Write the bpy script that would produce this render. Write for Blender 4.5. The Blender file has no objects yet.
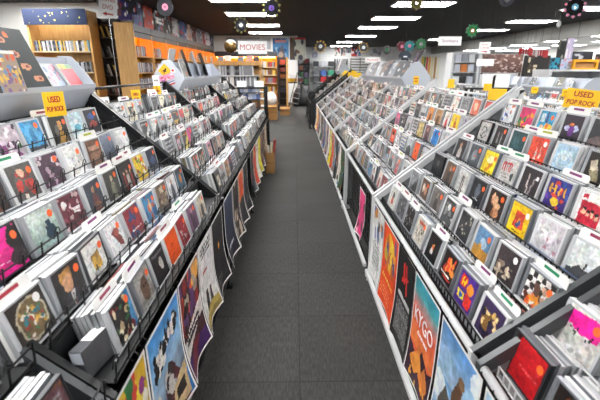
import bpy, math, random
import numpy as np
from mathutils import Matrix, Vector, Euler
R = random.Random(7)
C = bpy.context.scene.collection
H = 1.32
TH = math.radians(18.0); YAW = math.radians(0.72); FPX = 400.0
# ---------------------------------------------------------------- camera
cd = bpy.data.cameras.new('camera'); cam = bpy.data.objects.new('camera', cd); C.objects.link(cam)
cam.location = (0, 0, H); cam.rotation_euler = (math.pi/2 - TH, 0, -YAW)
cd.sensor_width = 36; cd.lens = 24; cd.clip_start = 0.03
cd.dof.use_dof = True; cd.dof.focus_distance = 2.3; cd.dof.aperture_fstop = 4.2
bpy.context.scene.camera = cam
_rm = Euler((math.pi/2 - TH, 0, -YAW)).to_matrix()
def proj(x, y, z):
    v = _rm.transposed() @ Vector((x, y, z-H))
    d = -v.z
    if d < 0.05: return None
    return 300 + FPX*v.x/d, 200 - FPX*v.y/d, d
def W(px, py, y):                      # the point seen at a pixel of the photograph on the plane y
    d = _rm @ Vector((px-300, -(py-200), -FPX)); t = y/d.y
    return d.x*t, H + d.z*t
# ---------------------------------------------------------------- colours and materials
def lin(c): return c/12.92 if c <= 0.04045 else ((c+0.055)/1.055)**2.4
def hx(s):
    s = s.lstrip('#')
    if len(s) == 3: s = ''.join(a*2 for a in s)
    return tuple(lin(int(s[i:i+2], 16)/255) for i in (0, 2, 4))
NAMED = {'black':'16161a','charcoal':'33343a','grey':'85878a','silver':'b9bcc0','white':'eceded','cream':'e6dcc2','tan':'bb9468','brown':'6b4730',
 'red':'c2252b','crimson':'8e1b2b','orange':'ee6a2a','gold':'d9a62e','yellow':'f0d435','olive':'76733a','green':'2f7c4c','teal':'1f7f86','sky blue':'7ab6d6',
 'blue':'2b67b5','navy':'1d2748','purple':'57398a','pink':'e68fae','magenta':'e21b86','beige':'cfb08c','maroon':'5a1f2a'}
NC = {k: hx(v) for k, v in NAMED.items()}
MATS = {}
def mat(name, col, rough=0.5, metal=0.0, var=0.08, scale=12.0, emit=None, bump=0.0, coat=0.0):
    if name in MATS: return MATS[name]
    m = bpy.data.materials.new(name); m.use_nodes = True; MATS[name] = m
    nt = m.node_tree; b = nt.nodes['Principled BSDF']
    if isinstance(col, str): col = hx(col)
    b.inputs['Roughness'].default_value = rough; b.inputs['Metallic'].default_value = metal
    b.inputs['Coat Weight'].default_value = coat
    tc = nt.nodes.new('ShaderNodeTexCoord'); nz = nt.nodes.new('ShaderNodeTexNoise'); nz.inputs['Scale'].default_value = scale
    nz.inputs['Detail'].default_value = 3
    nt.links.new(tc.outputs['Object'], nz.inputs['Vector'])
    mx = nt.nodes.new('ShaderNodeMix'); mx.data_type = 'RGBA'
    mx.inputs[6].default_value = (*[c*(1-var) for c in col], 1); mx.inputs[7].default_value = (*[min(1, c*(1+var)) for c in col], 1)
    nt.links.new(nz.outputs['Fac'], mx.inputs[0]); nt.links.new(mx.outputs[2], b.inputs['Base Color'])
    if emit:
        b.inputs['Emission Color'].default_value = (*emit[0], 1); b.inputs['Emission Strength'].default_value = emit[1]
    if bump:
        bp = nt.nodes.new('ShaderNodeBump'); bp.inputs['Strength'].default_value = bump; bp.inputs['Distance'].default_value = 0.004
        nt.links.new(nz.outputs['Fac'], bp.inputs['Height']); nt.links.new(bp.outputs['Normal'], b.inputs['Normal'])
    return m
def colmat(name, rough, coat=0.0):
    m = bpy.data.materials.new(name); m.use_nodes = True; MATS[name] = m
    nt = m.node_tree; b = nt.nodes['Principled BSDF']
    a = nt.nodes.new('ShaderNodeAttribute'); a.attribute_name = 'Col'
    nz = nt.nodes.new('ShaderNodeTexNoise'); nz.inputs['Scale'].default_value = 90
    tc = nt.nodes.new('ShaderNodeTexCoord'); nt.links.new(tc.outputs['Object'], nz.inputs['Vector'])
    mx = nt.nodes.new('ShaderNodeMix'); mx.data_type = 'RGBA'; mx.blend_type = 'MULTIPLY'; mx.inputs[0].default_value = 0.12
    nt.links.new(a.outputs['Color'], mx.inputs[6]); nt.links.new(nz.outputs['Color'], mx.inputs[7])
    nt.links.new(mx.outputs[2], b.inputs['Base Color'])
    b.inputs['Roughness'].default_value = rough; b.inputs['Coat Weight'].default_value = coat; b.inputs['Coat Roughness'].default_value = 0.15
    return m
M_ART = colmat('printed_cover', 0.4, 0.0); M_POST = colmat('printed_poster', 0.6, 0.0); M_PAINT = colmat('painted_plain', 0.45)
M_WMET = mat('white_enamel_metal', 'cfd1d3', 0.35, 0.0, 0.04); M_BMET = mat('black_enamel_metal', '17181a', 0.35, 0.1, 0.1)
M_GMET = mat('dark_grey_enamel_metal', '45484b', 0.35, 0.2, 0.1)
M_WWIRE = mat('white_wire', 'd2d4d5', 0.35); M_BWIRE = mat('black_wire', '121314', 0.3, 0.2)
M_SHEET = mat('gap_shaded_white_sheet', '84878a', 0.45, 0, 0.05); M_BSHEET = mat('black_shelf_sheet', '1c1d1f', 0.5, 0, 0.1)  # white sheet greyed: shade of the gaps between rows is in its colour
M_GPLAS = mat('grey_plastic_header', 'b2b8c2', 0.4, 0, 0.04); M_CARD = mat('white_divider_plastic', 'e9e9e6', 0.4, 0, 0.03)
M_WOOD = None
M_YSIGN = mat('yellow_card', 'f7c80c', 0.5, 0, 0.04); M_REDINK = mat('red_ink', 'b3201f', 0.5); M_STICK = mat('orange_sticker', 'fb6a2c', 0.5, 0, 0.03)
M_WSIGN = mat('white_card', 'eeeeee', 0.45, 0, 0.02); M_BLACK = mat('black_plastic', '141416', 0.4, 0, 0.15); M_CARDB = mat('brown_cardboard', 'a77e4c', 0.75, 0, 0.12)
M_INKB = mat('black_ink', '101010', 0.5); M_WHINK = mat('white_ink', 'f2f2f2', 0.5)
def wood(name, c1, c2, rough=0.45):
    m = bpy.data.materials.new(name); m.use_nodes = True; nt = m.node_tree; b = nt.nodes['Principled BSDF']
    tc = nt.nodes.new('ShaderNodeTexCoord'); mp = nt.nodes.new('ShaderNodeMapping'); mp.inputs['Scale'].default_value = (14, 14, 1.2)
    nz = nt.nodes.new('ShaderNodeTexNoise'); nz.inputs['Scale'].default_value = 3; nz.inputs['Detail'].default_value = 6
    cr = nt.nodes.new('ShaderNodeValToRGB'); cr.color_ramp.elements[0].color = (*hx(c1), 1); cr.color_ramp.elements[1].color = (*hx(c2), 1)
    cr.color_ramp.elements[0].position = .3; cr.color_ramp.elements[1].position = .7
    nt.links.new(tc.outputs['Object'], mp.inputs['Vector']); nt.links.new(mp.outputs['Vector'], nz.inputs['Vector'])
    nt.links.new(nz.outputs['Fac'], cr.inputs['Fac']); nt.links.new(cr.outputs['Color'], b.inputs['Base Color']); b.inputs['Roughness'].default_value = rough
    return m
M_WOOD = wood('maple_wood', 'b98a4c', 'd3a567'); M_WOODY = wood('orange_wood_and_glow', 'e0960c', 'f4ae1c'); M_WOODD = wood('dark_wood', '2c2420', '40332a')  # orange wood colour also carries the lamp glow on the bookcase backs
# ---------------------------------------------------------------- mesh builder
class MB:
    def __init__(s): s.v = []; s.f = []; s.c = []
    def quad(s, pts, col=None):
        n = len(s.v); s.v += [tuple(p) for p in pts]; s.f.append(tuple(range(n, n+len(pts)))); s.c.append(col)
    def box(s, x0, x1, y0, y1, z0, z1, M=None, col=None, top=None, bev=0.0):
        P = [Vector((x, y, z)) for z in (z0, z1) for y in (y0, y1) for x in (x0, x1)]
        if M is not None: P = [M @ p for p in P]
        n = len(s.v); s.v += [tuple(p) for p in P]
        for i, q in enumerate(((0, 2, 3, 1), (4, 5, 7, 6), (0, 1, 5, 4), (2, 6, 7, 3), (0, 4, 6, 2), (1, 3, 7, 5))):
            s.f.append(tuple(n+k for k in q)); s.c.append(top if (i == 1 and top is not None) else col)
    def bar(s, a, b, w, h=None, col=None):          # rectangular bar from a to b
        a = Vector(a); b = Vector(b); h = h or w; d = (b-a); L = d.length
        q = d.to_track_quat('Y', 'Z').to_matrix().to_4x4(); M = Matrix.Translation(a) @ q
        s.box(-w/2, w/2, 0, L, -h/2, h/2, M, col)
    def tube(s, pts, r, n=8, col=None):
        pts = [Vector(p) for p in pts]; rings = []
        for i, p in enumerate(pts):
            d = (pts[min(i+1, len(pts)-1)] - pts[max(i-1, 0)]).normalized()
            u = d.orthogonal().normalized() if i == 0 else (u - d*u.dot(d)).normalized()
            w = d.cross(u); base = len(s.v)
            for k in range(n):
                a = 2*math.pi*k/n; s.v.append(tuple(p + (u*math.cos(a)+w*math.sin(a))*r))
            rings.append(base)
        for a, b in zip(rings, rings[1:]):
            for k in range(n):
                s.f.append((a+k, a+(k+1) % n, b+(k+1) % n, b+k)); s.c.append(col)
        s.f.append(tuple(reversed([rings[0]+k for k in range(n)]))); s.c.append(col)
        s.f.append(tuple(rings[-1]+k for k in range(n))); s.c.append(col)
    def prism(s, prof, y0, y1, axis='y', M=None, col=None):   # profile in x,z pushed along y
        n = len(prof); b = len(s.v)
        for y in (y0, y1):
            for (x, z) in prof:
                p = Vector((x, y, z)) if axis == 'y' else Vector((y, x, z))
                s.v.append(tuple(M @ p if M is not None else p))
        s.f.append(tuple(b+i for i in range(n))); s.f.append(tuple(b+n+i for i in reversed(range(n)))); s.c += [col, col]
        for i in range(n):
            j = (i+1) % n; s.f.append((b+i, b+n+i, b+n+j, b+j)); s.c.append(col)
    def lathe(s, prof, n=24, col=None, M=None):      # profile r,z about z
        b = len(s.v); k = len(prof)
        for i in range(n):
            a = 2*math.pi*i/n
            for (r, z) in prof:
                p = Vector((r*math.cos(a), r*math.sin(a), z)); s.v.append(tuple(M @ p if M is not None else p))
        for i in range(n):
            for j in range(k-1):
                i2 = (i+1) % n; s.f.append((b+i*k+j, b+i2*k+j, b+i2*k+j+1, b+i*k+j+1)); s.c.append(col)
    def mesh(s, name, m, smooth=False):
        me = bpy.data.meshes.new(name); me.from_pydata(s.v, [], s.f)
        if any(c is not None for c in s.c):
            at = me.color_attributes.new('Col', 'FLOAT_COLOR', 'CORNER'); arr = []
            for f, c in zip(s.f, s.c):
                c = c or (0.6, 0.6, 0.6); arr += [c[0], c[1], c[2], 1.0]*len(f)
            at.data.foreach_set('color', arr)
        if isinstance(m, (list, tuple)):
            for q in m: me.materials.append(q)
        else: me.materials.append(m)
        if smooth: me.polygons.foreach_set('use_smooth', [True]*len(me.polygons))
        me.update(); return me
    def build(s, name, m, parent=None, smooth=False, loc=None, rot=None):
        o = bpy.data.objects.new(name, s.mesh(name, m, smooth)); C.objects.link(o)
        if loc is not None: o.location = loc
        if rot is not None: o.rotation_euler = rot
        if parent is not None:
            o.parent = parent
        return o
def bevel(o, w=0.002, seg=2):
    md = o.modifiers.new('bevel', 'BEVEL'); md.width = w; md.segments = seg; md.limit_method = 'ANGLE'; return o
def tag(o, label, cat, group=None, kind=None):
    if label: o['label'] = label
    if cat: o['category'] = cat
    if group: o['group'] = group
    if kind: o['kind'] = kind
    return o
def thing(name, label, cat, loc=(0, 0, 0), rot=(0, 0, 0), group=None):
    o = bpy.data.objects.new(name, None); C.objects.link(o); o.location = loc; o.rotation_euler = rot; o.empty_display_size = .05
    return tag(o, label, cat, group)
def struct(o, label=None):
    o['kind'] = 'structure'
    if label: o['label'] = label
    return o
def text(name, s, size, m, parent, loc, rot, width=None, ext=0.0008, name_label=None, bold=0.0, align='CENTER'):
    cu = bpy.data.curves.new(name, 'FONT'); cu.body = s; cu.size = size; cu.align_x = align; cu.align_y = 'CENTER'; cu.extrude = ext; cu.offset = bold
    cu.resolution_u = 3
    t = bpy.data.objects.new('tmp', cu); C.objects.link(t); dg = bpy.context.evaluated_depsgraph_get()
    me = bpy.data.meshes.new_from_object(t.evaluated_get(dg)); C.objects.unlink(t); bpy.data.objects.remove(t)
    if width:
        xs = [v.co.x for v in me.vertices]; k = width/(max(xs)-min(xs)); cx = (max(xs)+min(xs))/2
        for v in me.vertices: v.co.x = (v.co.x-cx)*k
    me.materials.clear(); me.materials.append(m)
    o = bpy.data.objects.new(name, me); C.objects.link(o); o.parent = parent; o.location = loc; o.rotation_euler = rot
    return o
# ---------------------------------------------------------------- printed art: a colour grid
def col(c):
    if isinstance(c, tuple): return np.array(c)
    return np.array(NC[c] if c in NC else hx(c))
class Art:
    def __init__(s, w, h, bg):
        s.a = np.empty((h, w, 3)); s.a[:] = col(bg); s.w = w; s.h = h
        ys, xs = np.mgrid[0:h, 0:w]; s.x = (xs+.5)/w; s.y = (ys+.5)/h
    def m(s, mask, c): s.a[mask] = col(c); return s
    def r(s, x0, y0, x1, y1, c): return s.m((s.x > x0) & (s.x < x1) & (s.y > y0) & (s.y < y1), c)
    def e(s, cx, cy, rx, ry, c): return s.m(((s.x-cx)/rx)**2+((s.y-cy)/ry)**2 < 1, c)
    def poly(s, pts, c):
        ins = np.zeros(s.x.shape, bool); n = len(pts)
        for i in range(n):
            (x1, y1), (x2, y2) = pts[i], pts[(i+1) % n]
            if y1 == y2: continue
            k = ((s.y > y1) != (s.y > y2)) & (s.x < (x2-x1)*(s.y-y1)/(y2-y1)+x1); ins ^= k
        return s.m(ins, c)
    def grad(s, c1, c2, y0=0, y1=1):
        t = np.clip((s.y-y0)/(y1-y0), 0, 1)[..., None]; k = (s.y >= y0) & (s.y <= y1)
        g = col(c1)*(1-t)+col(c2)*t; s.a[k] = g[k]; return s
    def blobs(s, n, cols, r0, r1, seed, box=(0, 0, 1, 1)):
        q = random.Random(seed)
        for _ in range(n):
            s.e(q.uniform(box[0], box[2]), q.uniform(box[1], box[3]), q.uniform(r0, r1), q.uniform(r0, r1), q.choice(cols))
        return s
    def lines(s, x0, x1, y0, y1, n, c, seed=1, th=.35):     # rows of unreadable small print
        q = random.Random(seed); st = (y1-y0)/n
        for i in range(n):
            x = x0
            while x < x1:
                w = q.uniform(.03, .12); s.r(x, y0+i*st, min(x+w, x1), y0+(i+th)*st, c); x += w+.03
        return s
    def noise(s, amt, seed):
        g = np.random.RandomState(seed); s.a *= (1+amt*(g.rand(s.h, s.w, 1)-.5)*2); np.clip(s.a, 0, .9, out=s.a); return s
def _up(g, h, w):                       # smooth enlargement of a small random grid
    yi = np.linspace(0, g.shape[0]-1, h); xi = np.linspace(0, g.shape[1]-1, w); y0 = np.floor(yi).astype(int); x0 = np.floor(xi).astype(int)
    y1 = np.minimum(y0+1, g.shape[0]-1); x1 = np.minimum(x0+1, g.shape[1]-1); fy = (yi-y0)[:, None, None]; fx = (xi-x0)[None, :, None]
    return (g[y0][:, x0]*(1-fx)+g[y0][:, x1]*fx)*(1-fy)+(g[y1][:, x0]*(1-fx)+g[y1][:, x1]*fx)*fy
def photoish(A, seed, amt=.5, wob=1.0):          # printed pictures are never flat colour: break every area up
    g = np.random.RandomState(seed % 100000); k = A.h/A.w; f = np.ones((A.h, A.w, 3))
    for n, a in ((4, .5), (9, .6), (20, .7)):
        n2 = max(2, int(n*k)); t = g.rand(n2, n, 1)*.87+g.rand(n2, n, 3)*.13; f *= 1+amt*a*(2*_up(t, A.h, A.w)-1)*1.25
    sh = _up(g.rand(int(7*k)+2, 7, 2)-.5, A.h, A.w)     # wobble the outlines
    yy, xx = np.mgrid[0:A.h, 0:A.w]; yy = np.clip((yy+sh[..., 0]*A.h*.07*wob).round().astype(int), 0, A.h-1); xx = np.clip((xx+sh[..., 1]*A.w*.09*wob).round().astype(int), 0, A.w-1)
    A.a = np.clip(A.a[yy, xx]*f+.012*(g.rand(A.h, A.w, 1) < .04), 0, .9); return A
def art_mesh(name, A, sx, sz, off=0.0, bend=None, back=None, smooth=False):
    """front faces -y, x to the right, z up from 0"""
    h, w = A.a.shape[:2]; xs = np.linspace(-sx/2, sx/2, w+1); zs = np.linspace(sz, 0, h+1)
    X, Z = np.meshgrid(xs, zs); Y = np.full_like(X, -off)
    if bend is not None: Y = Y - bend(X/sx+.5, 1-Z/sz)
    V = np.stack([X, Y, Z], -1).reshape(-1, 3)
    idx = np.arange((h+1)*(w+1)).reshape(h+1, w+1)
    F = np.stack([idx[1:, :-1], idx[1:, 1:], idx[:-1, 1:], idx[:-1, :-1]], -1).reshape(-1, 4)
    cols = A.a.reshape(-1, 3)
    if back is not None:
        V2 = V.copy(); V2[:, 1] += 0.0009; F2 = F[:, ::-1]+len(V); V = np.vstack([V, V2]); F = np.vstack([F, F2])
        cols = np.vstack([cols, np.tile(col(back), (len(F2), 1))])
    me = bpy.data.meshes.new(name); me.from_pydata(V.tolist(), [], F.tolist())
    at = me.color_attributes.new('Col', 'FLOAT_COLOR', 'CORNER')
    cc = np.repeat(np.hstack([cols, np.ones((len(cols), 1))]), 4, axis=0).astype(np.float32); at.data.foreach_set('color', cc.ravel())
    me.polygons.foreach_set('use_smooth', [True]*len(F))
    return me
def mobj(name, me, m, parent=None, loc=(0, 0, 0), rot=(0, 0, 0)):
    me.materials.append(m); o = bpy.data.objects.new(name, me); C.objects.link(o); o.parent = parent; o.location = loc; o.rotation_euler = rot; return o
PAL = list(NAMED)
SKIN = ['c99a7a', '8d6248', 'e0b999']
MOTIFS = ['band', 'circle', 'square', 'figure', 'face', 'stripes', 'blots', 'corner', 'landscape', 'lettering']
WT = ['black']*9+['charcoal']*8+['grey']*6+['silver']*5+['white']*6+['cream']*3+['tan']*2+['brown']*3+['red']*3+['crimson']*2+['orange']*2+['gold']+['yellow']+['olive']+['green']+['teal']+['sky blue']*2+['blue']*2+['navy']*3+['purple']+['pink']+['magenta']+['beige']*3+['maroon']*2
LIGHT = {'silver', 'white', 'cream', 'tan', 'orange', 'gold', 'yellow', 'sky blue', 'pink', 'beige', 'grey', 'magenta'}
GREYS = ['grey', 'silver', 'charcoal', 'white', 'black', 'silver', 'cream']
def auto_art(n, q, muted=0.0):
    bg = q.choice(GREYS if q.random() < muted else WT); mo = q.choice(MOTIFS)
    pool = [c for c in (GREYS if q.random() < muted else WT) if (c in LIGHT) != (bg in LIGHT)]; fg = q.choice(pool); f2 = q.choice(PAL)
    A = Art(n, n, bg); sd = q.randint(0, 9999)
    if mo == 'band': y = q.uniform(.3, .6); A.r(0, y, 1, y+.25, fg); A.lines(.15, .85, .08, .2, 1, fg, sd); d = f'{bg} CD with {fg} band'
    elif mo == 'circle': A.e(.5, .52, .32, .32, fg).e(.5, .52, .12, .12, bg); d = f'{bg} CD with {fg} circle'
    elif mo == 'square': A.r(.22, .25, .8, .83, fg).blobs(4, [f2, bg], .05, .14, sd, (.3, .35, .7, .75)); d = f'{bg} CD with {fg} square'
    elif mo == 'figure': A.poly([(.3, 1), (.36, .5), (.44, .38), (.62, .38), (.7, .5), (.74, 1)], fg).e(.53, .27, .1, .12, q.choice(SKIN)); d = f'{bg} CD with {fg} figure'
    elif mo == 'face': sk = q.choice(SKIN); A.e(.5, .5, .3, .38, sk).poly([(.2, .5), (.22, .1), (.8, .1), (.8, .5), (.68, .28), (.34, .26)], fg).e(.39, .5, .045, .03, 'black').e(.61, .5, .045, .03, 'black').r(.4, .68, .6, .72, 'crimson'); d = f'{bg} CD with face under {fg} hair'
    elif mo == 'stripes':
        for i in range(4): A.r(0, .1+i*.23, 1, .2+i*.23, fg)
        d = f'{bg} CD with {fg} stripes'
    elif mo == 'blots': A.blobs(16, [fg, f2, bg], .04, .14, sd); d = f'{bg} CD with {fg} blots'
    elif mo == 'corner': A.poly([(0, 1), (1, 1), (1, .2)], fg).lines(.1, .7, .1, .25, 2, fg, sd); d = f'{bg} CD with {fg} corner'
    elif mo == 'landscape': A.r(0, .55, 1, 1, fg).e(.65, .5, .16, .12, f2).blobs(5, [fg], .06, .12, sd, (0, .5, 1, .6)); d = f'{bg} CD over {fg} landscape'
    else: A.lines(.12, .88, .15, .45, 2, fg, sd, .6).lines(.2, .8, .6, .85, 3, f2, sd+1); d = f'{bg} CD with {fg} lettering'
    mk = A.a.copy(); tex = Art(n, n, 'grey').blobs(46, ['black', 'white', 'grey', f2, bg, fg], .02, .07, sd+7).a
    A.a = mk*.74+tex*.2+.06*mk.mean(axis=2, keepdims=True)
    return photoish(A, sd, .55), d
# ---------------------------------------------------------------- hand-made covers of the nearest bays: (words, background, drawing, sticker)
def o_(c='orange'): return c
HAND = {}
def hand(side, bay, row, d): HAND[(side, bay, row)] = d
F = lambda A, c, sk='c99a7a', x=.5: A.poly([(x-.2, 1), (x-.16, .52), (x-.06, .4), (x+.1, .4), (x+.18, .52), (x+.22, 1)], c).e(x, .27, .09, .12, sk)
# left rack, bay 1, rows from the aisle (0) up to the ledge (4)
hand('L', 1, 0, {1: ('CD with crowd of figures and blue edge', '2a2a2c', lambda A: A.r(.75, 0, 1, 1, '3f7fae').blobs(26, ['c9b48a', '7c2b2b', '3b6b4a', 'ead9b9', '17181a'], .04, .12, 3, (.05, .1, .8, .95)), 'o'),
 2: ('grey CD with brown dog-like face', '9b9a95', lambda A: A.e(.5, .55, .25, .35, '6b5646').e(.45, .45, .05, .05, 'black').e(.6, .45, .05, .05, 'black'), 'o'),
 3: ('dark CD with small pale face in black shade', '1b1c1e', lambda A: A.e(.6, .5, .14, .2, 'b5b0aa').r(.1, .1, .9, .18, '6a6c70'), None),
 4: ('plain bright orange CD', 'f4591c', lambda A: A.e(.42, .45, .14, .07, 'c83a10').r(.25, .75, .5, .8, 'c83a10'), None),
 5: ('crimson CD with white drawn skeleton', '97202e', lambda A: A.blobs(14, ['d9c9c9', '6b1520'], .03, .1, 5, (.2, .2, .8, .9)), 'o'),
 6: ('mauve CD with dark standing figures', '7a5b78', lambda A: A.r(.3, .3, .42, 1, '1a1418').r(.55, .35, .66, 1, '1a1418').e(.5, .2, .12, .1, 'd9a0b4'), 'o')})
hand('L', 1, 1, {0: ('black CD with round multicoloured mandala', '2b2622', lambda A: A.e(.52, .5, .42, .44, 'b9b39a').e(.52, .5, .37, .39, '6c5a3c').blobs(30, ['a03a30', '3d7a4a', 'c9a24a', '2f6f7a', 'd9d2c0'], .03, .08, 7, (.25, .25, .8, .8)), 'w'),
 1: ('dark CD portrait of man in suit', '2e2b2c', lambda A: A.poly([(.1, 1), (.25, .68), (.5, .6), (.8, .7), (1, 1)], '3b3c42').poly([(.42, .65), (.6, .65), (.55, 1), (.48, 1)], 'dcdcdc').r(.5, .72, .54, 1, '7b2222').e(.44, .4, .19, .25, 'd5a17c').poly([(.22, .4), (.25, .1), (.65, .1), (.64, .35), (.5, .2), (.32, .28)], 'b98648'), 'o'),
 2: ('white CD with small gold square', 'e9e8e4', lambda A: A.r(.32, .32, .72, .8, '9a7b3a').blobs(9, ['d9a93a', '3d3124', 'b58a3a'], .05, .13, 4, (.38, .38, .66, .74)), 'o'),
 3: ('pale CD with brown shell', 'e4e6e8', lambda A: A.poly([(.3, .3), (.5, .22), (.75, .5), (.85, .85), (.6, .75)], '7c3a35').e(.62, .32, .15, .12, 'b0554a'), 'o'),
 4: ('dark red CD with blue figure and script', '8b2a33', lambda A: A.e(.5, .3, .18, .22, '31426e').blobs(10, ['31426e', 'a33a3a'], .06, .15, 8).lines(.15, .85, .7, .82, 1, 'e5d9d0', 3), 'o'),
 5: ('sky blue CD with dancing figure', '3f86b4', lambda A: A.blobs(12, ['7fb8d9', 'c35b3a', '2b5a86'], .06, .16, 2).e(.5, .4, .1, .25, 'd9aa7a'), 'o'),
 6: ('brown CD photograph of ruined buildings', '7f6a58', lambda A: A.blobs(16, ['a8937c', '4b3d33', 'c2b19a'], .06, .15, 6), 'o'),
 7: ('white CD with slender grey woman', 'dfe0e4', lambda A: F(A, '4a4c58'), None),
 8: ('teal CD with orange shape', '1f5a74', lambda A: A.e(.5, .5, .2, .2, 'd9822e').r(0, 0, 1, .2, '16202c'), 'o')})
hand('L', 1, 2, {1: ('magenta CD with black curly hair', 'e6168a', lambda A: A.e(.85, .35, .25, .35, '1b1416').e(.8, .75, .3, .2, '2a1a20').r(.1, .72, .45, .75, 'ffffff').r(.05, .5, .3, .52, 'f7a9d0'), 'o'),
 2: ('pale green CD with dark round bottle', 'b8cfc6', lambda A: A.grad('cfdad2', '9dbdb6').e(.68, .68, .2, .22, '1d3a4a').r(.6, .35, .74, .55, '1d3a4a'), 'o'),
 3: ('burgundy CD with pale crowd and lettering', '6b2a3a', lambda A: A.blobs(26, ['d9c0c0', '8e4a5a', '3a1420'], .04, .1, 9).r(.5, .4, .85, .5, 'eeeeee').r(.5, .55, .85, .62, 'eeeeee').e(.2, .25, .1, .1, 'f2f2f2'), None),
 4: ('dark CD with woman in dim light', '39404f', lambda A: F(A, '6b3d3a', 'c99a7a').e(.5, .8, .3, .12, '8a5a48'), 'o'),
 5: ('grey CD with kneeling figure', '3b3b36', lambda A: F(A, '7d7c6a', 'b9aa90'), 'o'),
 6: ('black CD with row of men in red', '1c1a1c', lambda A: A.r(.1, .5, .3, 1, '8a2a2a').r(.4, .45, .6, 1, 'b9b0aa').r(.7, .5, .9, 1, '8a2a2a').e(.2, .4, .07, .09, 'c99a7a').e(.5, .35, .07, .09, 'c99a7a').e(.8, .4, .07, .09, 'c99a7a'), 'o'),
 7: ('yellow CD with small printed panels', 'd8b82a', lambda A: A.blobs(20, ['f3efe0', '9a4a2a', '6a7a3a'], .05, .1, 6), 'o'),
 8: ('navy CD with faint blue cloud', '1b2338', lambda A: A.e(.5, .5, .25, .2, '3d4f74'), 'o')})
hand('L', 1, 3, {2: ('black CD with bare standing figure', '2c2220', lambda A: F(A, '6b4434', 'b5805f'), 'o'),
 3: ('grey CD with red and white clown', '55524e', lambda A: A.blobs(14, ['b5382e', 'e9d9c9', '7a2d28'], .06, .15, 4, (.25, .2, .75, .95)).e(.5, .25, .12, .14, 'e8b79a'), 'o'),
 4: ('plum CD with pale patterned shapes', '4a3044', lambda A: A.blobs(20, ['b59aaa', 'd9c9d0', '2a1a28'], .04, .1, 12), 'o'),
 5: ('white CD with fine pencil sketch', 'e6e6e4', lambda A: A.blobs(8, ['9a9a98', 'c9c9c6'], .02, .06, 3, (.3, .3, .7, .9)), 'o'),
 6: ('brown CD of wooden hull', '6a4a3a', lambda A: A.r(.1, .45, .9, .8, '94705a').r(.1, .2, .9, .4, 'b9907a'), 'o'),
 7: ('blue grey CD with dusky sky', '4d5a70', lambda A: A.grad('7f8ba0', '2c3444'), 'o'),
 8: ('blank white CD sleeve', 'e4e4e4', lambda A: A, 'o')})
hand('L', 1, 4, {3: ('dark CD with red glow', '1c1518', lambda A: A.e(.5, .6, .3, .2, '7a1c1c'), 'o'),
 4: ('white CD with green and violet figures', 'b9a9b4', lambda A: A.blobs(18, ['3c8a4a', '7a2a6a', 'e9e4e9', '3a2a3c'], .05, .13, 13), None),
 5: ('bright blue CD with round balloon', '2f8fc4', lambda A: A.e(.45, .5, .38, .42, '4fa8d6').e(.45, .5, .15, .3, '2a7fb4').r(0, .88, 1, 1, '2a3440'), 'o'),
 6: ('dark CD with flame-haired man', '25221f', lambda A: A.e(.55, .35, .14, .18, 'd9a05a').poly([(.3, 1), (.5, .55), (.75, .6), (.85, 1)], 'b5842e').e(.35, .5, .12, .2, '6a6a62'), 'o'),
 7: ('pale blue CD with white bird', 'c4dde6', lambda A: A.e(.5, .6, .25, .15, '5aa4bc').e(.5, .35, .15, .1, 'f5f5f5'), None),
 8: ('black CD with blue and red stage', '1d1b24', lambda A: A.e(.5, .65, .3, .15, '9a3a2a').e(.5, .3, .25, .12, '2f4a8a'), 'o')})
# right rack, bay 2 (the first whole one), rows from the aisle (0) up (5)
BORD = lambda A, c: A.r(0, 0, 1, .06, c).r(0, .94, 1, 1, c).r(0, 0, .06, 1, c).r(.94, 0, 1, 1, c)
hand('R', 2, 0, {0: ('violet CD with heap of gold bodies', '3a2c50', lambda A: A.blobs(26, ['c9a45a', '7d5a2a', '221a30', 'e0c48a'], .05, .12, 21, (.15, .25, .85, .9)), None),
 1: ('rainbow CD with yellow and red letters', '4a2a86', lambda A: A.r(.1, .1, .45, .45, 'd22a2a').r(.18, .16, .26, .4, 'f6d622').r(.34, .16, .4, .4, 'f6d622').r(.18, .25, .4, .3, 'f6d622').e(.7, .35, .18, .18, 'f08a2a').r(.12, .6, .5, .8, 'f6d622').r(.55, .55, .9, .9, 'e2362a').e(.3, .7, .1, .08, '2a62b8'), None),
 2: ('red and black CD with fiery silhouettes', '1a1012', lambda A: A.blobs(14, ['e2452a', 'f28a3a', 'b5221c'], .05, .16, 22, (.1, .1, .9, .6)).r(.1, .72, .8, .8, 'e8e0d8').r(.2, .84, .9, .88, 'e23a2a'), None),
 3: ('black CD with small flame and pale face', '121214', lambda A: A.e(.5, .48, .1, .1, 'f0752a').e(.45, .65, .12, .12, 'cfcfcf').e(.55, .38, .05, .05, 'f5c04a'), None),
 4: ('cream CD with ink drawing and red title', 'cfc9b9', lambda A: A.r(.2, .1, .85, .2, 'c2432e').blobs(20, ['4a4a44', '8f8b7c', 'e8e4d8'], .03, .09, 24, (.15, .3, .85, .9)), 'o'),
 5: ('black CD of tangled white branches', '1c1c1c', lambda A: A.blobs(24, ['8a8a88', '4a4a4a', 'b9b9b9'], .02, .06, 25), None),
 6: ('grey CD in cloudy plastic keeper', '5a5c60', lambda A: A.blobs(12, ['8a8c90', '2c2e32'], .05, .1, 26), None),
 7: ('white CD with red and black figure', 'd0cfca', lambda A: A.e(.5, .4, .16, .2, '1d1c1c').e(.5, .7, .2, .16, 'a83a2e'), None)})
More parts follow.
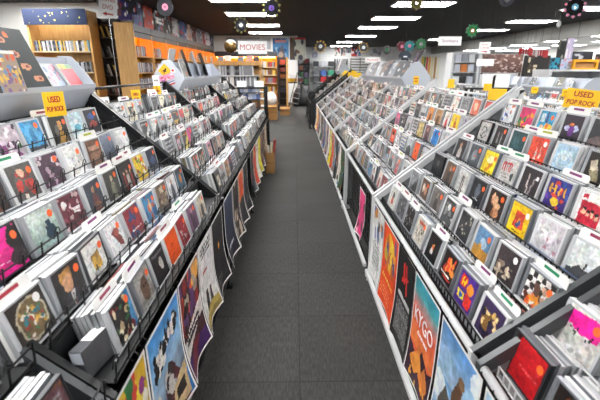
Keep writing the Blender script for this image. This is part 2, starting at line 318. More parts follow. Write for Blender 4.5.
hand('R', 2, 1, {0: ('checkered CD with orange flames', 'ebe7e2', lambda A: [A.r(i/6, j/6, (i+1)/6, (j+1)/6, '24201f') for i in range(6) for j in range(6) if (i+j) % 2] and A.blobs(14, ['e8622a', 'f29a3a', '5a2a1c'], .06, .14, 27, (.1, .55, .8, .95)).blobs(8, ['6a4a3c', 'c9a08a'], .06, .12, 3, (.3, .3, .9, .6)), 'o'),
 1: ('smoky brown CD of birds in fog', '40383a', lambda A: A.lines(.35, .9, .08, .14, 1, 'd9d2c8', 2).blobs(18, ['8f8070', 'c9b9a4', '282224'], .04, .12, 28, (.1, .45, .9, .9)), 'w'),
 2: ('blue and amber CD of winding smoke', '5a86ac', lambda A: A.r(0, .62, 1, 1, 'c08a3a').e(.55, .45, .2, .2, 'a9c4d6').e(.4, .6, .1, .12, 'd9a04a'), 'o'),
 3: ('charcoal CD with pale street lights', '303236', lambda A: A.blobs(10, ['8c8e92', 'b5b0a0'], .03, .07, 29), None),
 4: ('black and white CD of a band', '4a4c50', lambda A: A.blobs(16, ['c9c9c9', '1a1a1c', '85878a'], .06, .14, 30).e(.45, .3, .12, .14, 'd9d9d9'), 'o'),
 5: ('grey CD with seated man', '66625f', lambda A: F(A, '3c3634', 'a5968a'), 'o'),
 6: ('brown CD with two white haired heads', '5a4438', lambda A: A.e(.35, .4, .16, .2, 'd9c9ba').e(.65, .5, .16, .2, 'b58a70'), 'o')})
hand('R', 2, 2, {0: ('white CD with two small dark walkers', 'd3d6d8', lambda A: A.poly([(0, .75), (.4, .6), (1, .7), (1, 1), (0, 1)], '3a3c40').r(.5, .45, .56, .68, '1a1a1a').r(.75, .5, .81, .72, '1a1a1a'), None),
 1: ('silver CD with pale mauve sketch', 'd0ccd2', lambda A: A.poly([(.1, .2), (.5, .35), (.8, .2), (.6, .6), (.2, .55)], 'e8e4ea').blobs(8, ['a9a0ac', 'b98a9a'], .03, .08, 33, (.1, .4, .9, .8)), None),
 2: ('yellow CD with red central picture', 'f2c21a', lambda A: A.r(.28, .22, .78, .78, 'c8402a').blobs(6, ['30508a', 'e89a3a'], .05, .1, 34, (.35, .3, .7, .7)).r(.3, .86, .75, .9, '2a2a2a'), 'w'),
 3: ('dark CD with skin toned draped body', '2c211e', lambda A: A.blobs(9, ['c48a64', '8a5a40', 'e0ae86'], .08, .2, 35, (.25, .2, .8, .9)), 'o'),
 4: ('black CD with blue grey mask and dot', '1e2228', lambda A: A.e(.5, .45, .2, .28, '6a7480').r(.3, .75, .7, .8, 'b9b9b9'), 'o'),
 5: ('white CD with thin black legs', 'c4c4c2', lambda A: A.r(.4, .2, .47, .9, '1a1a1a').r(.55, .2, .6, .9, '5a3a2a'), None),
 6: ('brown CD with bearded man', '5c4a3c', lambda A: F(A, '2e2a28', 'b08a6c'), 'o'),
 7: ('near black CD with dim head', '1c1e20', lambda A: A.e(.5, .4, .14, .18, '55585c'), None)})
hand('R', 2, 3, {0: ('teal and white CD with green lower edge', '2a8f86', lambda A: A.e(.5, .3, .25, .15, 'e4efe9').r(0, .8, 1, 1, '1c5f44'), None),
 1: ('white bordered red CD of four heads', 'e8e6e2', lambda A: A.r(.1, .28, .9, .98, 'c41f3a').e(.25, .55, .07, .09, 'e8b79a').e(.42, .6, .07, .09, 'e8b79a').e(.6, .56, .07, .09, 'e8b79a').e(.78, .62, .07, .09, 'e8b79a').e(.25, .47, .08, .05, '1a1214').e(.42, .52, .08, .05, '1a1214').e(.6, .48, .08, .05, '1a1214').e(.78, .54, .08, .05, '1a1214').r(.1, .08, .28, .2, 'c41f3a'), 'o'),
 2: ('purple CD with orange block letters', '3a2a7a', lambda A: A.blobs(16, ['d2452e', '6a3ab0', '2a4a9a'], .06, .12, 37).r(.12, .2, .2, .5, 'f2b42a').r(.32, .2, .4, .5, 'f2b42a').r(.12, .32, .4, .38, 'f2b42a').r(.55, .2, .62, .5, 'f2b42a').r(.78, .2, .85, .5, 'f2b42a').e(.5, .72, .2, .12, 'f4d23a'), None),
 3: ('dark CD with parted pale stems', '2e282c', lambda A: A.poly([(.45, 1), (.3, .2), (.38, .2), (.52, 1)], 'b9b0ae').poly([(.5, 1), (.7, .3), (.78, .3), (.58, 1)], '8a8284').r(.75, .2, .9, .35, 'd9d9d9'), None),
 4: ('grey CD with red block lettering', 'c4c3c1', lambda A: [A.r(x, .15, x+.07, .5, 'b9232e') for x in (.08, .22, .34, .46, .58)] and A.r(.08, .15, .68, .2, 'b9232e').r(.7, .5, .9, .8, '2a3c3c').lines(.1, .6, .6, .8, 2, '6a6a6a', 4), None),
 5: ('yellow CD with pale runner', 'e9cf1c', lambda A: A.e(.55, .35, .25, .18, 'f8f0b0').poly([(.3, .9), (.5, .5), (.8, .45), (.6, .8)], 'd98a1a'), 'o'),
 6: ('slate CD with mask and red spot', '4a5058', lambda A: A.e(.45, .5, .2, .25, '8a9098').e(.55, .5, .05, .05, 'c23a2a'), 'o'),
 7: ('black and pale CD of dancer', '26262a', lambda A: F(A, 'b9b4b0'), None)})
hand('R', 2, 4, {1: ('red CD with dark script', 'b9242e', lambda A: A.lines(.1, .9, .2, .5, 2, '3a0c10', 5), None),
 2: ('dark CD with outstretched pale hand', '1c1a18', lambda A: A.poly([(.1, .3), (.35, .2), (.5, .5), (.4, .7), (.2, .55)], 'c9c0a8').r(.55, .1, .95, .2, 'd9d9d0').poly([(.2, .6), (.5, .5), (.7, .9), (.3, 1)], '8f8668'), 'o'),
 3: ('pale blue CD with white curled lines', 'a9c9de', lambda A: A.e(.5, .5, .4, .3, 'cfe2ee').e(.55, .55, .3, .2, 'a4c4da').e(.5, .45, .15, .1, 'e6f1f7'), None),
 4: ('coral CD with two white cones', 'ea4e34', lambda A: A.poly([(.36, .9), (.44, .35), (.52, .9)], 'f3e0d6').poly([(.6, .8), (.66, .3), (.72, .8)], 'f3e0d6'), 'w'),
 5: ('dark teal CD with faint profile', '204a50', lambda A: A.e(.4, .45, .2, .25, '3a6c70').e(.5, .6, .25, .1, '2c5a5e'), 'o'),
 6: ('black CD with two pale figures', '151517', lambda A: A.r(.28, .3, .4, .8, '8a8a8c').r(.6, .3, .72, .8, '8a8a8c'), 'o'),
 7: ('grey CD with black ring and slash', 'b4b4b2', lambda A: A.e(.5, .5, .3, .3, '1d1d1d').e(.5, .5, .24, .24, 'b4b4b2').poly([(.3, .7), (.65, .25), (.7, .3), (.35, .75)], '1d1d1d'), None)})
hand('R', 2, 5, {2: ('white CD with torn grey print', 'cfd0d0', lambda A: A.blobs(8, ['8a8a8a'], .05, .1, 41), None),
 3: ('black CD with moon over dark hill', '24262a', lambda A: A.e(.72, .28, .1, .12, 'e0ddd0').poly([(0, 1), (0, .7), (.5, .55), (1, .75), (1, 1)], '6a5a58'), None),
 4: ('black CD with winged violet creature', '2a2230', lambda A: A.e(.28, .5, .18, .1, 'b9bfe0').e(.72, .5, .18, .1, 'b9bfe0').e(.5, .6, .14, .2, '6a2a8a').e(.5, .35, .15, .06, 'd9763a'), None),
 5: ('blue and yellow CD of bright panels', '1f9ac4', lambda A: A.r(.5, .5, 1, 1, 'f4cb1e').e(.65, .6, .1, .1, 'f2762a').r(.1, .1, .4, .45, 'cfe8f0').e(.3, .7, .14, .14, 'd9b090').r(.45, 0, .6, .5, '2c4a8a'), 'o'),
 6: ('pink and orange CD of tropical leaves', 'd92a6a', lambda A: A.blobs(10, ['f09a2a', '7a3a2a', '3c7a3a', 'f2c63a'], .08, .16, 43), None),
 7: ('white CD with blue black splashes', 'dfe1e4', lambda A: A.blobs(12, ['20263a', '3a5ab0', 'e0622a'], .04, .1, 44), None)})
hand('R', 1, 0, {7: ('plain red CD in grey case', 'bf1a22', lambda A: A.r(0, 0, .1, 1, '3a1216').lines(.3, .9, .6, .64, 1, 'd86a6a', 6), 'o'), 6: ('dark CD with orange flames in white wire bin', '1a1210', lambda A: A.blobs(14, ['e8862a', 'f2b84a', 'a84a1a'], .06, .16, 51, (.3, .2, .9, .9)), None)})
hand('R', 1, 1, {6: ('violet and orange sunset CD', '5a5aa0', lambda A: A.grad('6a6ab0', 'e0904a').r(0, .6, 1, 1, '3a2a3a'), None), 7: ('white CD with magenta brush lettering', 'cdccc8', lambda A: A.poly([(.05, .1), (.95, .0), (.95, .45), (.5, .5), (.1, .42)], 'ec1f94').blobs(8, ['1a1a1a'], .02, .05, 52, (.1, .38, .8, .55)).blobs(10, ['a9a8a4', 'e4e3e0'], .05, .1, 53, (.1, .6, .9, 1)), 'o')})
hand('R', 3, 0, {1: ('white CD with red brown costume', 'cfc8c2', lambda A: F(A, '8a2e24'), None), 2: ('CD of dark haired singer on white', 'cfd0d0', lambda A: A.e(.5, .35, .22, .2, '1a1618').e(.5, .42, .12, .14, 'd9a98a').e(.5, .85, .25, .2, '7a3a3a'), None),
 3: ('blue CD with white top edge', '4a7a9a', lambda A: A.r(0, 0, 1, .25, 'd9dde0').blobs(6, ['c9643a', '26303a'], .07, .14, 55), None)})
hand('R', 3, 2, {1: ('orange red CD with small dark bird', 'ee5a24', lambda A: A.e(.4, .5, .12, .1, '7a2a14'), None), 5: ('red and orange CD of round face', 'e0502c', lambda A: A.e(.5, .45, .28, .3, 'f2a08a').e(.5, .3, .3, .14, '3a1a14'), None)})
hand('R', 3, 3, {1: ('solid blue CD with white edge', '1d7ec9', lambda A: BORD(A, 'e9e9e9').e(.4, .3, .12, .14, '14508a'), 'o'), 2: ('mauve brown CD with dim figure', '6a4a54', lambda A: F(A, '3c2a30'), None),
 3: ('ochre CD with grey dancers', 'b9a46a', lambda A: A.blobs(10, ['5a5448', 'e0d2a0'], .06, .14, 57), None)})
hand('R', 3, 4, {1: ('bright yellow CD with small figure', 'ecc722', lambda A: F(A, 'b5541e'), None), 2: ('white CD with red robed figure', 'd9d6d2', lambda A: F(A, 'b92a3a'), None), 3: ('tan CD of old portrait', 'b58a5c', lambda A: F(A, '6a4a34'), None),
 4: ('orange CD with seated woman', 'e09048', lambda A: F(A, '7a3a1e', 'e8b48c'), None)})
hand('R', 3, 5, {0: ('red CD with orange rounded shapes', 'c23a2e', lambda A: A.e(.5, .5, .3, .3, 'f0824a').e(.5, .3, .12, .12, '7a1c1c'), None), 1: ('salmon CD with round pale head', 'e0745a', lambda A: A.e(.5, .4, .25, .25, 'f3c0a4'), None), 3: ('white CD with red flowers', 'e2dcd2', lambda A: A.blobs(9, ['b9332e', 'c96a4a'], .05, .1, 60), None)})
# ---------------------------------------------------------------- CD cases
CW, CH_, CT = .142, .125, .0105
LEAN = math.radians(11)
def case_mesh(c, name='cd_case'):
    b = MB(); b.box(-CW/2, CW/2, -CT/2, CT/2, 0, CH_, col=c, top=tuple(min(.85, k*2.0+.1) for k in c))  # sides darker, top bright: shade between stacks painted into the plastic
    # raised rim and hinge edge of the jewel case
    for (x0, x1, z0, z1) in ((-CW/2, CW/2, CH_-.004, CH_), (-CW/2, CW/2, 0, .004), (-CW/2, -CW/2+.011, .004, CH_-.004), (CW/2-.004, CW/2, .004, CH_-.004)):
        b.box(x0, x1, -CT/2-.0016, -CT/2, z0, z1, col=tuple(k*1.03 for k in c))
    return b.mesh(name, M_CASE)
M_CASE = colmat('clear_grey_case_plastic', 0.3, 0.0)
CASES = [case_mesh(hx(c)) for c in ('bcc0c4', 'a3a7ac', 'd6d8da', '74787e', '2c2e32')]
st = MB(); st.lathe([(0, 0), (.0115, 0), (.0115, .0006), (0, .0006)], 16, M=Matrix.Rotation(math.pi/2, 4, 'X'))
ST_O = st.mesh('price_sticker', M_STICK); ST_W = st.mesh('price_sticker', M_WSIGN)
def side_rot(s, lean=LEAN): return (-lean, 0, -s*math.pi/2)
cand = []     # front CDs
stuffB = MB() # everything behind the front cases that is too small or too many
def behind(M, n, q, step=.0128):
    for k in range(1, n+1):
        c = q.choice(['8f9296', 'a9acb0', '75797e', 'c9cbcd', '999ca0', '686c72', 'd4d5d6', '8c9094'])
        if q.random() < .07: c = q.choice(['5a2a2c', '2c3c5a', '7a7050', '2a2a2c'])
        t = q.choice(['e4e6e8', 'd4d7da', 'eeefef', 'c4c8cc'])
        if q.random() < .12: t = q.choice(['5a5c60', '8a4a4a', '3a5a8a', '2a2c30'])
        M2 = M @ Matrix.Translation((q.uniform(-.004, .004), k*step, 0)) @ Matrix.Rotation(q.uniform(-.05, .03), 4, 'X') @ Matrix.Rotation(q.uniform(-.02, .02), 4, 'Y')
        stuffB.box(-CW/2, CW/2, -.0048, .0048, 0.001, CH_+q.uniform(0, .008), M2, hx(c), hx(t))  # grey sides and pale tops paint in the shade between cases
ORD = ['front', 'second', 'third', 'fourth', 'fifth', 'sixth']
cards = []
MUTE = lambda side, bay: .65 if side == 'L' and bay >= 2 else .55 if side != 'L' and bay >= 4 else .4 if side == 'R' and bay == 3 else .2
def fill_bay(side, bay, bayname, rack, nx, y0, pitch, rows, q, skip=lambda r, i: False, depth=8):
    s = 1 if side in 'RG' else -1
    for r in rows:
        X, Z = rack['row'](r); seen = set(); words = ORD[r] if r < rack['n']-1 else 'top'
        hs = HAND.get((side, bay, r), {}); seen |= {h[0] for h in hs.values()}
        for i in range(nx):
            if skip(r, i): continue
            y = y0+pitch*i; d = q.uniform(-.004, .004); n = q.randint(depth-3, depth)
            shove = q.uniform(0, .008)
            base = Vector((s*(X-.006+shove), y+d, Z+.0045)); rz = q.uniform(-.05, .05); lean = LEAN+q.uniform(-.05, .05)
            rot = Euler((-lean, q.uniform(-.025, .025), -s*math.pi/2+rz)); M = Matrix.Translation(base) @ rot.to_matrix().to_4x4()
            p = proj(base.x, base.y, base.z+.06)
            vis = p is not None and -25 < p[0] < 625 and 40 < p[1] < 430
            if p is None or p[2] < .25: continue
            if i in hs: wd, bg, fn, stk = hs[i]; art = None
            else:
                for _ in range(60):
                    stt = q.getstate(); A, wd = auto_art(12, q, MUTE(side, bay))
                    if wd not in seen: break
                seen.add(wd); art = stt; stk = q.choice(['o', 'o', 'o', None]) if side == 'L' else q.choice(['o', None, None, None])
                bg = fn = None
            area = (400/p[2])**2 if vis else 0
            # fronts partly hidden under the header ledge or far away count for less
            cand.append(dict(M=M, base=base, rot=rot, words=wd, bg=bg, fn=fn, art=art, stk=stk, area=area, loc=f'{words} row, {bayname}', side=side, q=q.random(), n=n, d=p[2], bay=bay, grp=('CDs filed in the left rack' if side == 'L' else 'CDs filed in the right rack' if side == 'R' else 'CDs filed in the far right rack')))
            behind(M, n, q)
            if q.random() < .45 and vis and not (side == 'L' and i == 8) and i < nx-0:
                cards.append((M @ Matrix.Translation((q.uniform(-.01, .01), q.choice([.0064, .0192, .045, .0064]), 0)), words, bayname, p[2], q.choice(['purple', 'green', 'green', 'red', 'olive', 'purple', 'maroon']), side))
def emit_cds():
    cand.sort(key=lambda c: -c['area']); cnt = {}
    for k, c in enumerate(cand):
        n = 44 if c['d'] < 1.7 else 28 if c['d'] < 2.6 else 18 if c['d'] < 4 else 12
        if c['fn']: A = Art(n, n, c['bg']); c['fn'](A); photoish(A, k*7+3, .42)
        else: q = random.Random(); q.setstate(c['art']); A, _ = auto_art(n, q, MUTE(c['side'], c['bay']))
        if k < 300 and c['area'] > 0:
            o = bpy.data.objects.new('cd_case', CASES[0 if c['q'] < .4 else 1 if c['q'] < .6 else 2 if c['q'] < .8 else 3 if c['q'] < .92 else 4]); C.objects.link(o)
            o.location = c['base']; o.rotation_euler = c['rot']
            tag(o, f"{c['words']}, {c['loc']}", 'CD', c['grp'])
            cv = mobj('cover', art_mesh('cover', A, CW-.024, CH_-.012), M_ART, o, (.0035, -CT/2-.0009, .006))
            if c['stk']:
                t = bpy.data.objects.new('price_sticker', ST_O if c['stk'] == 'o' else ST_W); C.objects.link(t); t.parent = o
                t.location = (.038+c['q']*.01, -CT/2-.0011, .098-c['q']*.008)
        else:
            M = c['M']; stuffB.box(-CW/2, CW/2, -CT/2, CT/2, 0, CH_, M, hx('9a9da2'), hx('e0e2e4'))  # same painted shade: darker sides, bright top
            a = A.a[::-1]; n = 14 if c['d'] < 2.2 else 6; hh = a.shape[0]
            for j in range(n):
                for i in range(n):
                    x0 = -.058+.12*i/n; z0 = .007+.112*j/n; cc = a[int((j+.5)/n*hh), int((i+.5)/n*hh)]
                    P = [M @ Vector(v) for v in ((x0, -CT/2-.001, z0), (x0+.12/n, -CT/2-.001, z0), (x0+.12/n, -CT/2-.001, z0+.112/n), (x0, -CT/2-.001, z0+.112/n))]
                    stuffB.quad(P, tuple(cc))
    o = stuffB.build('cd_case', M_CASE)
    tag(o, 'packed CD cases filed behind the front covers and in the farthest bays', 'CDs', None, 'stuff')
card_me = None
def emit_cards():
    b = MB(); w = .14; pr = [(-w/2, 0), (-w/2, .148), (-w/2+.008, .156), (w/2-.008, .156), (w/2, .148), (w/2, 0)]
    b.prism([(x, z) for x, z in pr], -.0008, .0008, 'y'); me = b.mesh('divider_card', M_CARD)
    strips = {}
    by = {}
    cards.sort(key=lambda c: c[3])
    for (M, words, bay, d, c, side) in cards[:250]:
        by.setdefault((words, bay, c), []).append((M, side))
    for (words, bay, c), L in by.items():
        for k, (M, side) in enumerate(L):
            o = bpy.data.objects.new('divider_card', me); C.objects.link(o); o.matrix_world = M
            nth = '' if len(L) == 1 else ('nearest ' if k == 0 else 'farthest ' if k == len(L)-1 else ['', 'second ', 'third ', 'fourth '][k])
            tag(o, f'{nth}white divider card with {c} label strip, {words} row, {bay}', 'divider', 'white divider cards among the CDs')
            if c not in strips:
                t = MB(); t.box(-.032, .032, -.0013, -.0008, .14, .149); strips[c] = t.mesh('label_strip', mat('strip_'+c, {'purple': '7a2a6a', 'green': '15855a', 'red': 'a82a3a', 'olive': 'a9b03a', 'maroon': '8a2a4a'}[c], .5))
            t = bpy.data.objects.new('label_strip', strips[c]); C.objects.link(t); t.parent = o
# ---------------------------------------------------------------- display racks
RIGHT = dict(n=6, row=lambda r: (.57+.12*r, .545+.094*r), x0=.57, z0=.545, dx=.12, dz=.094)
LEFT = dict(n=5, row=lambda r: (.463+.135*r, .612+.1*r), x0=.463, z0=.612, dx=.135, dz=.1)
FAR = dict(n=6, row=lambda r: (2.86+.12*r, .425+.094*r), x0=2.86, z0=.425, dx=.12, dz=.094)
def rack(s, g, y0, y1, label, frame, wire, sheet, railx, railz, near=False, comb=True, slope=.82, nearmat=None, grp='CD display racks along the aisle'):
    n = g['n']; L = y1-y0; cx = s*(g['x0']+.3); cy = (y0+y1)/2
    t = thing('display_rack', label, 'display rack', (cx, cy, 0), group=grp)
    def P(x, y, z): return (s*x-cx, y-cy, z)
    def bx(b, x0, x1, ya, yb, z0, z1, **k):
        a, c = sorted((s*x0-cx, s*x1-cx)); b.box(a, c, ya-cy, yb-cy, z0, z1, **k)
    ya, yb = y0+.028, y1-.028
    top_x = g['x0']+g['dx']*n-.01; top_z = g['z0']+g['dz']*n
    for r in range(n):
        X, Z = g['row'](r); b = MB()
        bx(b, X-.03, X+g['dx']-.034, ya, yb, Z-.004, Z-.001)
        bx(b, X-.0325, X-.03, ya, yb, Z-.004, Z+.012)
        h = Z+g['dz'] if r < n-1 else Z+.07
        bx(b, X+g['dx']-.034, X+g['dx']-.032, ya, yb, Z-.004, h-.004)
        bn = b.build('bin', sheet, t)
        w = MB(); st = .028 if (comb and near) else .05 if comb else .075
        hh = .035 if comb else .05; rr = .0018 if near else .0025
        xw = X-.036
        for z in (Z+.004, Z+hh): w.bar(P(xw, ya, z), P(xw, yb, z), rr*2)
        k = int((yb-ya)/st)
        for i in range(k+1):
            y = ya+(yb-ya)*i/k; w.bar(P(xw, y, Z+.0), P(xw-(.006 if not comb else .0), y, Z+hh+(.0 if comb else .012)), rr*2)
            if not comb and i % 2 == 0 and near:                # wire loops standing above the basket edge
                pts = [P(xw-.004-.004*math.sin(a), y+.014*math.cos(a), Z+hh+.026*math.sin(a)) for a in [math.pi*q/8 for q in range(9)]]
                w.tube(pts, .0018, 6)
        w.build('wire_front', wire, bn)
    for ye in (y0+.011, y1-.011):                                 # sloping side rails, one at each end
        b = MB(); a = (railx, railz); c = (top_x+.02, railz+(top_x+.02-railx)*slope)
        b.bar(P(a[0], ye, a[1]), P(c[0], ye, c[1]), .02, .034); o = b.build('side_rail', nearmat if nearmat and ye < y0+.1 else frame, t)
        b = MB(); bx(b, railx-.014, railx+.014, ye-.01, ye+.01, 0, railz+.012); bx(b, railx-.03, railx+.045, ye-.012, ye+.012, 0, .018); b.build('leg', frame, t)
        b = MB(); bx(b, top_x+.0, top_x+.03, ye-.01, ye+.01, 0, c[1]-.01); b.build('leg', frame, t)
        b = MB()                                                 # thin side panel under the rail
        prof = [(s*(railx+.02)-cx, .1), (s*(railx+.02)-cx, railz-.02), (s*top_x-cx, c[1]-.045), (s*top_x-cx, .1)]
        b.prism(prof, ye-cy-.002, ye-cy+.002, 'y'); b.build('side_panel', sheet if frame != M_BMET else M_BSHEET, t)
    b = MB(); b.tube([P(railx, y0+.02, railz), P(railx, y1-.02, railz)], .012 if s > 0 else .009, 10); b.build('front_rail', frame if frame != M_GMET else M_WMET, t, True)
    b = MB(); b.bar(P(railx-.035*(s > 0), y0+.02, .075), P(railx-.035*(s > 0), y1-.02, .075), .022, .022); b.build('bottom_rail', frame if s > 0 else M_BMET, t)
    b = MB(); xg = railx+.022; nh = 9; nv = max(4, int(L/.09))
    for i in range(nh): z = .1+(railz-.11)*i/(nh-1); b.bar(P(xg, y0+.025, z), P(xg, y1-.025, z), .004)
    for i in range(nv+1): y = y0+.025+(L-.05)*i/nv; b.bar(P(xg+.004, y, .1), P(xg+.004, y, railz-.01), .004)
    b.build('wire_grid', M_BWIRE, t)
    b = MB(); bx(b, railx+.06, railx+.066, y0+.022, y1-.022, .02, railz-.03); b.build('front_panel', M_BSHEET, t)
    b = MB(); bx(b, top_x+.032, top_x+.044, y0, y1, .02, top_z+.02)
    for i in range(6): bx(b, top_x+.044, top_x+.048, y0+.01, y1-.01, .15+i*.15, .16+i*.15)
    b.build('back_panel', sheet, t)
    b = MB(); zr = railz+(top_x-railx)*slope+.02 if s < 0 else top_z+.05; b.tube([P(top_x+.02, y0+.02, zr), P(top_x+.02, y1-.02, zr)], .008, 8); b.build('top_rail', frame, t, True)
    return t
qq = random.Random(11)
LY = [-.75, .75, 2.27, 3.68, 5.14, 6.6]; RY = [-.46, .915, 2.39, 3.83, 5.24, 6.65, 8.06, 9.47]
NTH = ['nearest', 'second', 'third', 'fourth', 'fifth', 'sixth', 'seventh', 'farthest']
for i in range(5):
    y0, y1 = LY[i], LY[i+1]-.004
    rack(-1, LEFT, y0, y1, f'{NTH[i]} bay of the left rack, grey frame, black wire bins' if i == 0 else f'{NTH[i]} bay of the left rack, black frame with five tiers of CDs', M_GMET if i == 0 else M_BMET, M_BWIRE, M_BSHEET, .43, .57, near=i < 3, comb=False, slope=.9)
    if i < 5:
        nm = f'{NTH[i]} left bay'
        fill_bay('L', i, nm, LEFT, 9, (.79 if i == 1 else y0+.1), .155, range(5), qq,
                 skip=(lambda r, k: True) if i == 0 and False else (lambda r, k, i=i: (i == 0 and k < 6) or (i == 1 and r == 0 and k in (0, 8)) or (i >= 2 and k == 8) or (i >= 2 and qq.random() < .03)))
for i in range(7):
    y0, y1 = RY[i], RY[i+1]-.03
    fr = M_GMET if i == 0 else M_WMET
    rack(1, RIGHT, y0, y1, f'{NTH[i]} bay of the right rack, ' + ('dark grey end frame, white wire bins' if i == 0 else 'white frame, six tiers of CDs'), fr, M_WWIRE if i == 0 else M_BWIRE, M_SHEET if i < 6 else M_BSHEET, .5, .565, near=i < 3, comb=True, nearmat=M_GMET if i == 1 else None)
    nm = f'{NTH[i]} right bay'
    fill_bay('R', i+1, nm, RIGHT, 8, y0+.09, .175 if i == 1 else .17, range(6), qq, skip=lambda r, k, i=i: (i == 0 and k < 5) or (i == 6 and qq.random() < .35))
# far end: a black rack whose bins are partly empty
rack(1, RIGHT, 9.5, 12.2, 'black half-empty CD rack at the far end of the right row', M_BMET, M_BWIRE, M_BSHEET, .36, .565)
fill_bay('R', 9, 'far end right bay', RIGHT, 15, 9.6, .175, range(6), qq, skip=lambda r, k: qq.random() < .5)
for i in range(5):
    y0 = 2.2+1.42*i
    rack(1, FAR, y0, y0+1.4, f'{["nearest", "second", "third", "fourth", "farthest"][i]} bay of the low rack behind the right rack', M_WMET, M_BWIRE, M_SHEET, 2.79, .45, grp='CD display racks behind the right rack')
    fill_bay('G', i+1, f'bay {i+1} behind right rack'.replace('bay 1', 'nearest bay').replace('bay 2', 'second bay').replace('bay 3', 'third bay').replace('bay 4', 'fourth bay').replace('bay 5', 'farthest bay'), FAR, 8, y0+.1, .17, (3, 4, 5), qq)
emit_cds(); emit_cards()
# ---------------------------------------------------------------- header ledges on top of the racks
def header(s, X, y0, y1, zc, label, m=M_GPLAS, peak=.15, wing=.145):
    t = thing('header_ledge', label, 'display ledge', (s*X, (y0+y1)/2, zc), group='grey header ledges on the racks'); L = (y1-y0)/2
    hexp = [(-wing, .0), (-wing+.05, .075), (-.035, peak), (.035, peak), (wing-.05, .075), (wing, .0), (wing-.07, -.11), (-wing+.07, -.11)]
    for y in (-L, L-.006):
        b = MB(); b.prism(hexp, y, y+.006, 'y'); o = bevel(b.build('end_panel', m, t), .003)
    b = MB()
    for sg in (-1, 1):
        b.bar((sg*(wing-.005), -L+.006, .0), (sg*(wing-.005), L-.006, .0), .01, .022)
    b.build('lip', m, t)
    b = MB()
    b.box(-wing+.005, wing-.005, -L+.006, L-.006, -.012, -.006)
    b.build('shelf', m, t)
    b = MB(); b.prism([(-.02, -.006), (-.006, peak-.01), (.006, peak-.01), (.02, -.006)], -L+.006, L-.006, 'y'); b.build('centre_panel', m, t)
    b = MB()
    for sg in (-1, 1): b.prism([(sg*(wing-.008), -.012), (sg*(wing-.014), -.012), (sg*(wing-.076), -.108), (sg*(wing-.07), -.108)], -L+.006, L-.006, 'y')
    b.build('under_panel', m, t)
    return t
header(-1, 1.22, .78, 2.27, 1.24, 'grey header ledge on the nearest left bay, holding large sleeves')
HB = header(-1, 1.12, 3.72, 5.6, 1.25, 'grey header ledge with stickered end panel on the left rack')
header(1, 1.34, 4.6, 7.4, 1.235, 'grey header ledge with pointed end panel in mid right rack', peak=.17, wing=.165)
header(1, 1.30, 10.9, 12.18, 1.31, 'small distant header ledge at far end of right rack')
header(1, 3.62, 4.95, 6.9, 1.1, 'grey header ledge on the rack behind the right rack', peak=.13, wing=.16)
# stickers on the end panel of the second left header
def flat(name, art, w, h, parent, loc, rot=(0, 0, 0), m=M_POST, off=0): return mobj(name, art_mesh(name, art, w, h, off), m, parent, loc, rot)
yl = -.94-.002
A = Art(14, 14, 'f2b01e'); A.poly([(.3, .8), (.4, .45), (.3, .35), (.5, .2), (.6, .4), (.75, .45), (.6, .6), (.7, .85), (.5, .65)], '1a1a1a')
flat('sticker', A, .085, .085, HB, (-.055, yl, .035), (0, math.radians(45), 0))['label'] = 'yellow diamond sticker with black figure'
A = Art(30, 12, 'd98aa8'); A.blobs(18, ['c23a6a', 'f0c0d0', '7a4ab0', 'f5f0f0'], .05, .14, 5)
flat('sticker', A, .16, .05, HB, (-.02, yl-.001, -.02), (0, math.radians(-18), 0))['label'] = 'pink and violet banner sticker'
A = Art(30, 8, '2e4a8c'); A.r(0, .3, 1, .55, 'e8e8ee').r(.6, .5, 1, 1, 'b53a3a')
flat('sticker', A, .13, .028, HB, (.0, yl-.002, -.065), (0, math.radians(-20), 0))['label'] = 'blue striped sticker'
A = Art(10, 10, 'e8e8e8'); A.e(.5, .5, .3, .3, 'c23a3a')
flat('sticker', A, .04, .035, HB, (.045, yl-.001, .05))['label'] = 'white sticker with red spot'
# sleeves standing on ledges
def sleeve(name, A, w, h, x, y, z, s, lean, label, cat, thick=.006, rz=0, grp=None, body='c9c9c9'):
    b = MB(); b.box(-w/2, w/2, 0, thick, 0, h, col=hx(body)); o = b.build(name, M_PAINT, loc=(x, y, z), rot=(-lean, 0, -s*math.pi/2+rz)); tag(o, label, cat, grp)
    flat('cover', A, w-.004, h-.004, o, (0, -.0007, .002), m=M_ART); return o
A = Art(40, 44, '1f2a2c'); 
for k, (x, y) in enumerate(((.35, .2), (.5, .42), (.62, .62), (.78, .82))): A.e(x, y, .13, .055, 'c98a6a').e(x+.03, y, .05, .025, '7a3a2e')
A.e(.15, .35, .1, .1, '4a68b0').e(.55, .12, .06, .05, 'ee6a2a')
sleeve('record_sleeve', A, .27, .27, -1.1, 1.77, 1.238, -1, math.radians(22), 'dark green record sleeve with row of open hands on the near left ledge', 'record sleeve')
A = Art(40, 30, 'a08a78'); A.blobs(60, ['c24a3a', '6a8ab0', 'd9b04a', '7a5a8a', 'e0d0c0', '4a3a34'], .03, .09, 88).r(0, 0, 1, .06, 'e8e6e2').e(.88, .16, .07, .09, 'f2642a')
sleeve('picture_sleeve', A, .15, .155, -1.07, 1.60, 1.238, -1, math.radians(10), 'crowded multicoloured sleeve with orange sticker at left end of near ledge', 'record sleeve')
A = Art(26, 26, '9aa9bc'); A.blobs(16, ['d98a9a', 'c9d0dc', '6a7a94', 'b05a6a'], .06, .14, 9)
sleeve('cd_case', A, .142, .125, -1.10, 1.98, 1.238, -1, math.radians(28), 'pale blue and pink CD leaning on near left ledge', 'CD', .0105, .12)
A = Art(26, 26, 'c8283c'); A.r(0, 0, 1, .2, 'f2d622').r(.5, 0, 1, .2, '3a7a3a').r(.1, .3, .9, .8, 'd4324a').e(.2, .15, .1, .1, 'e8622a')
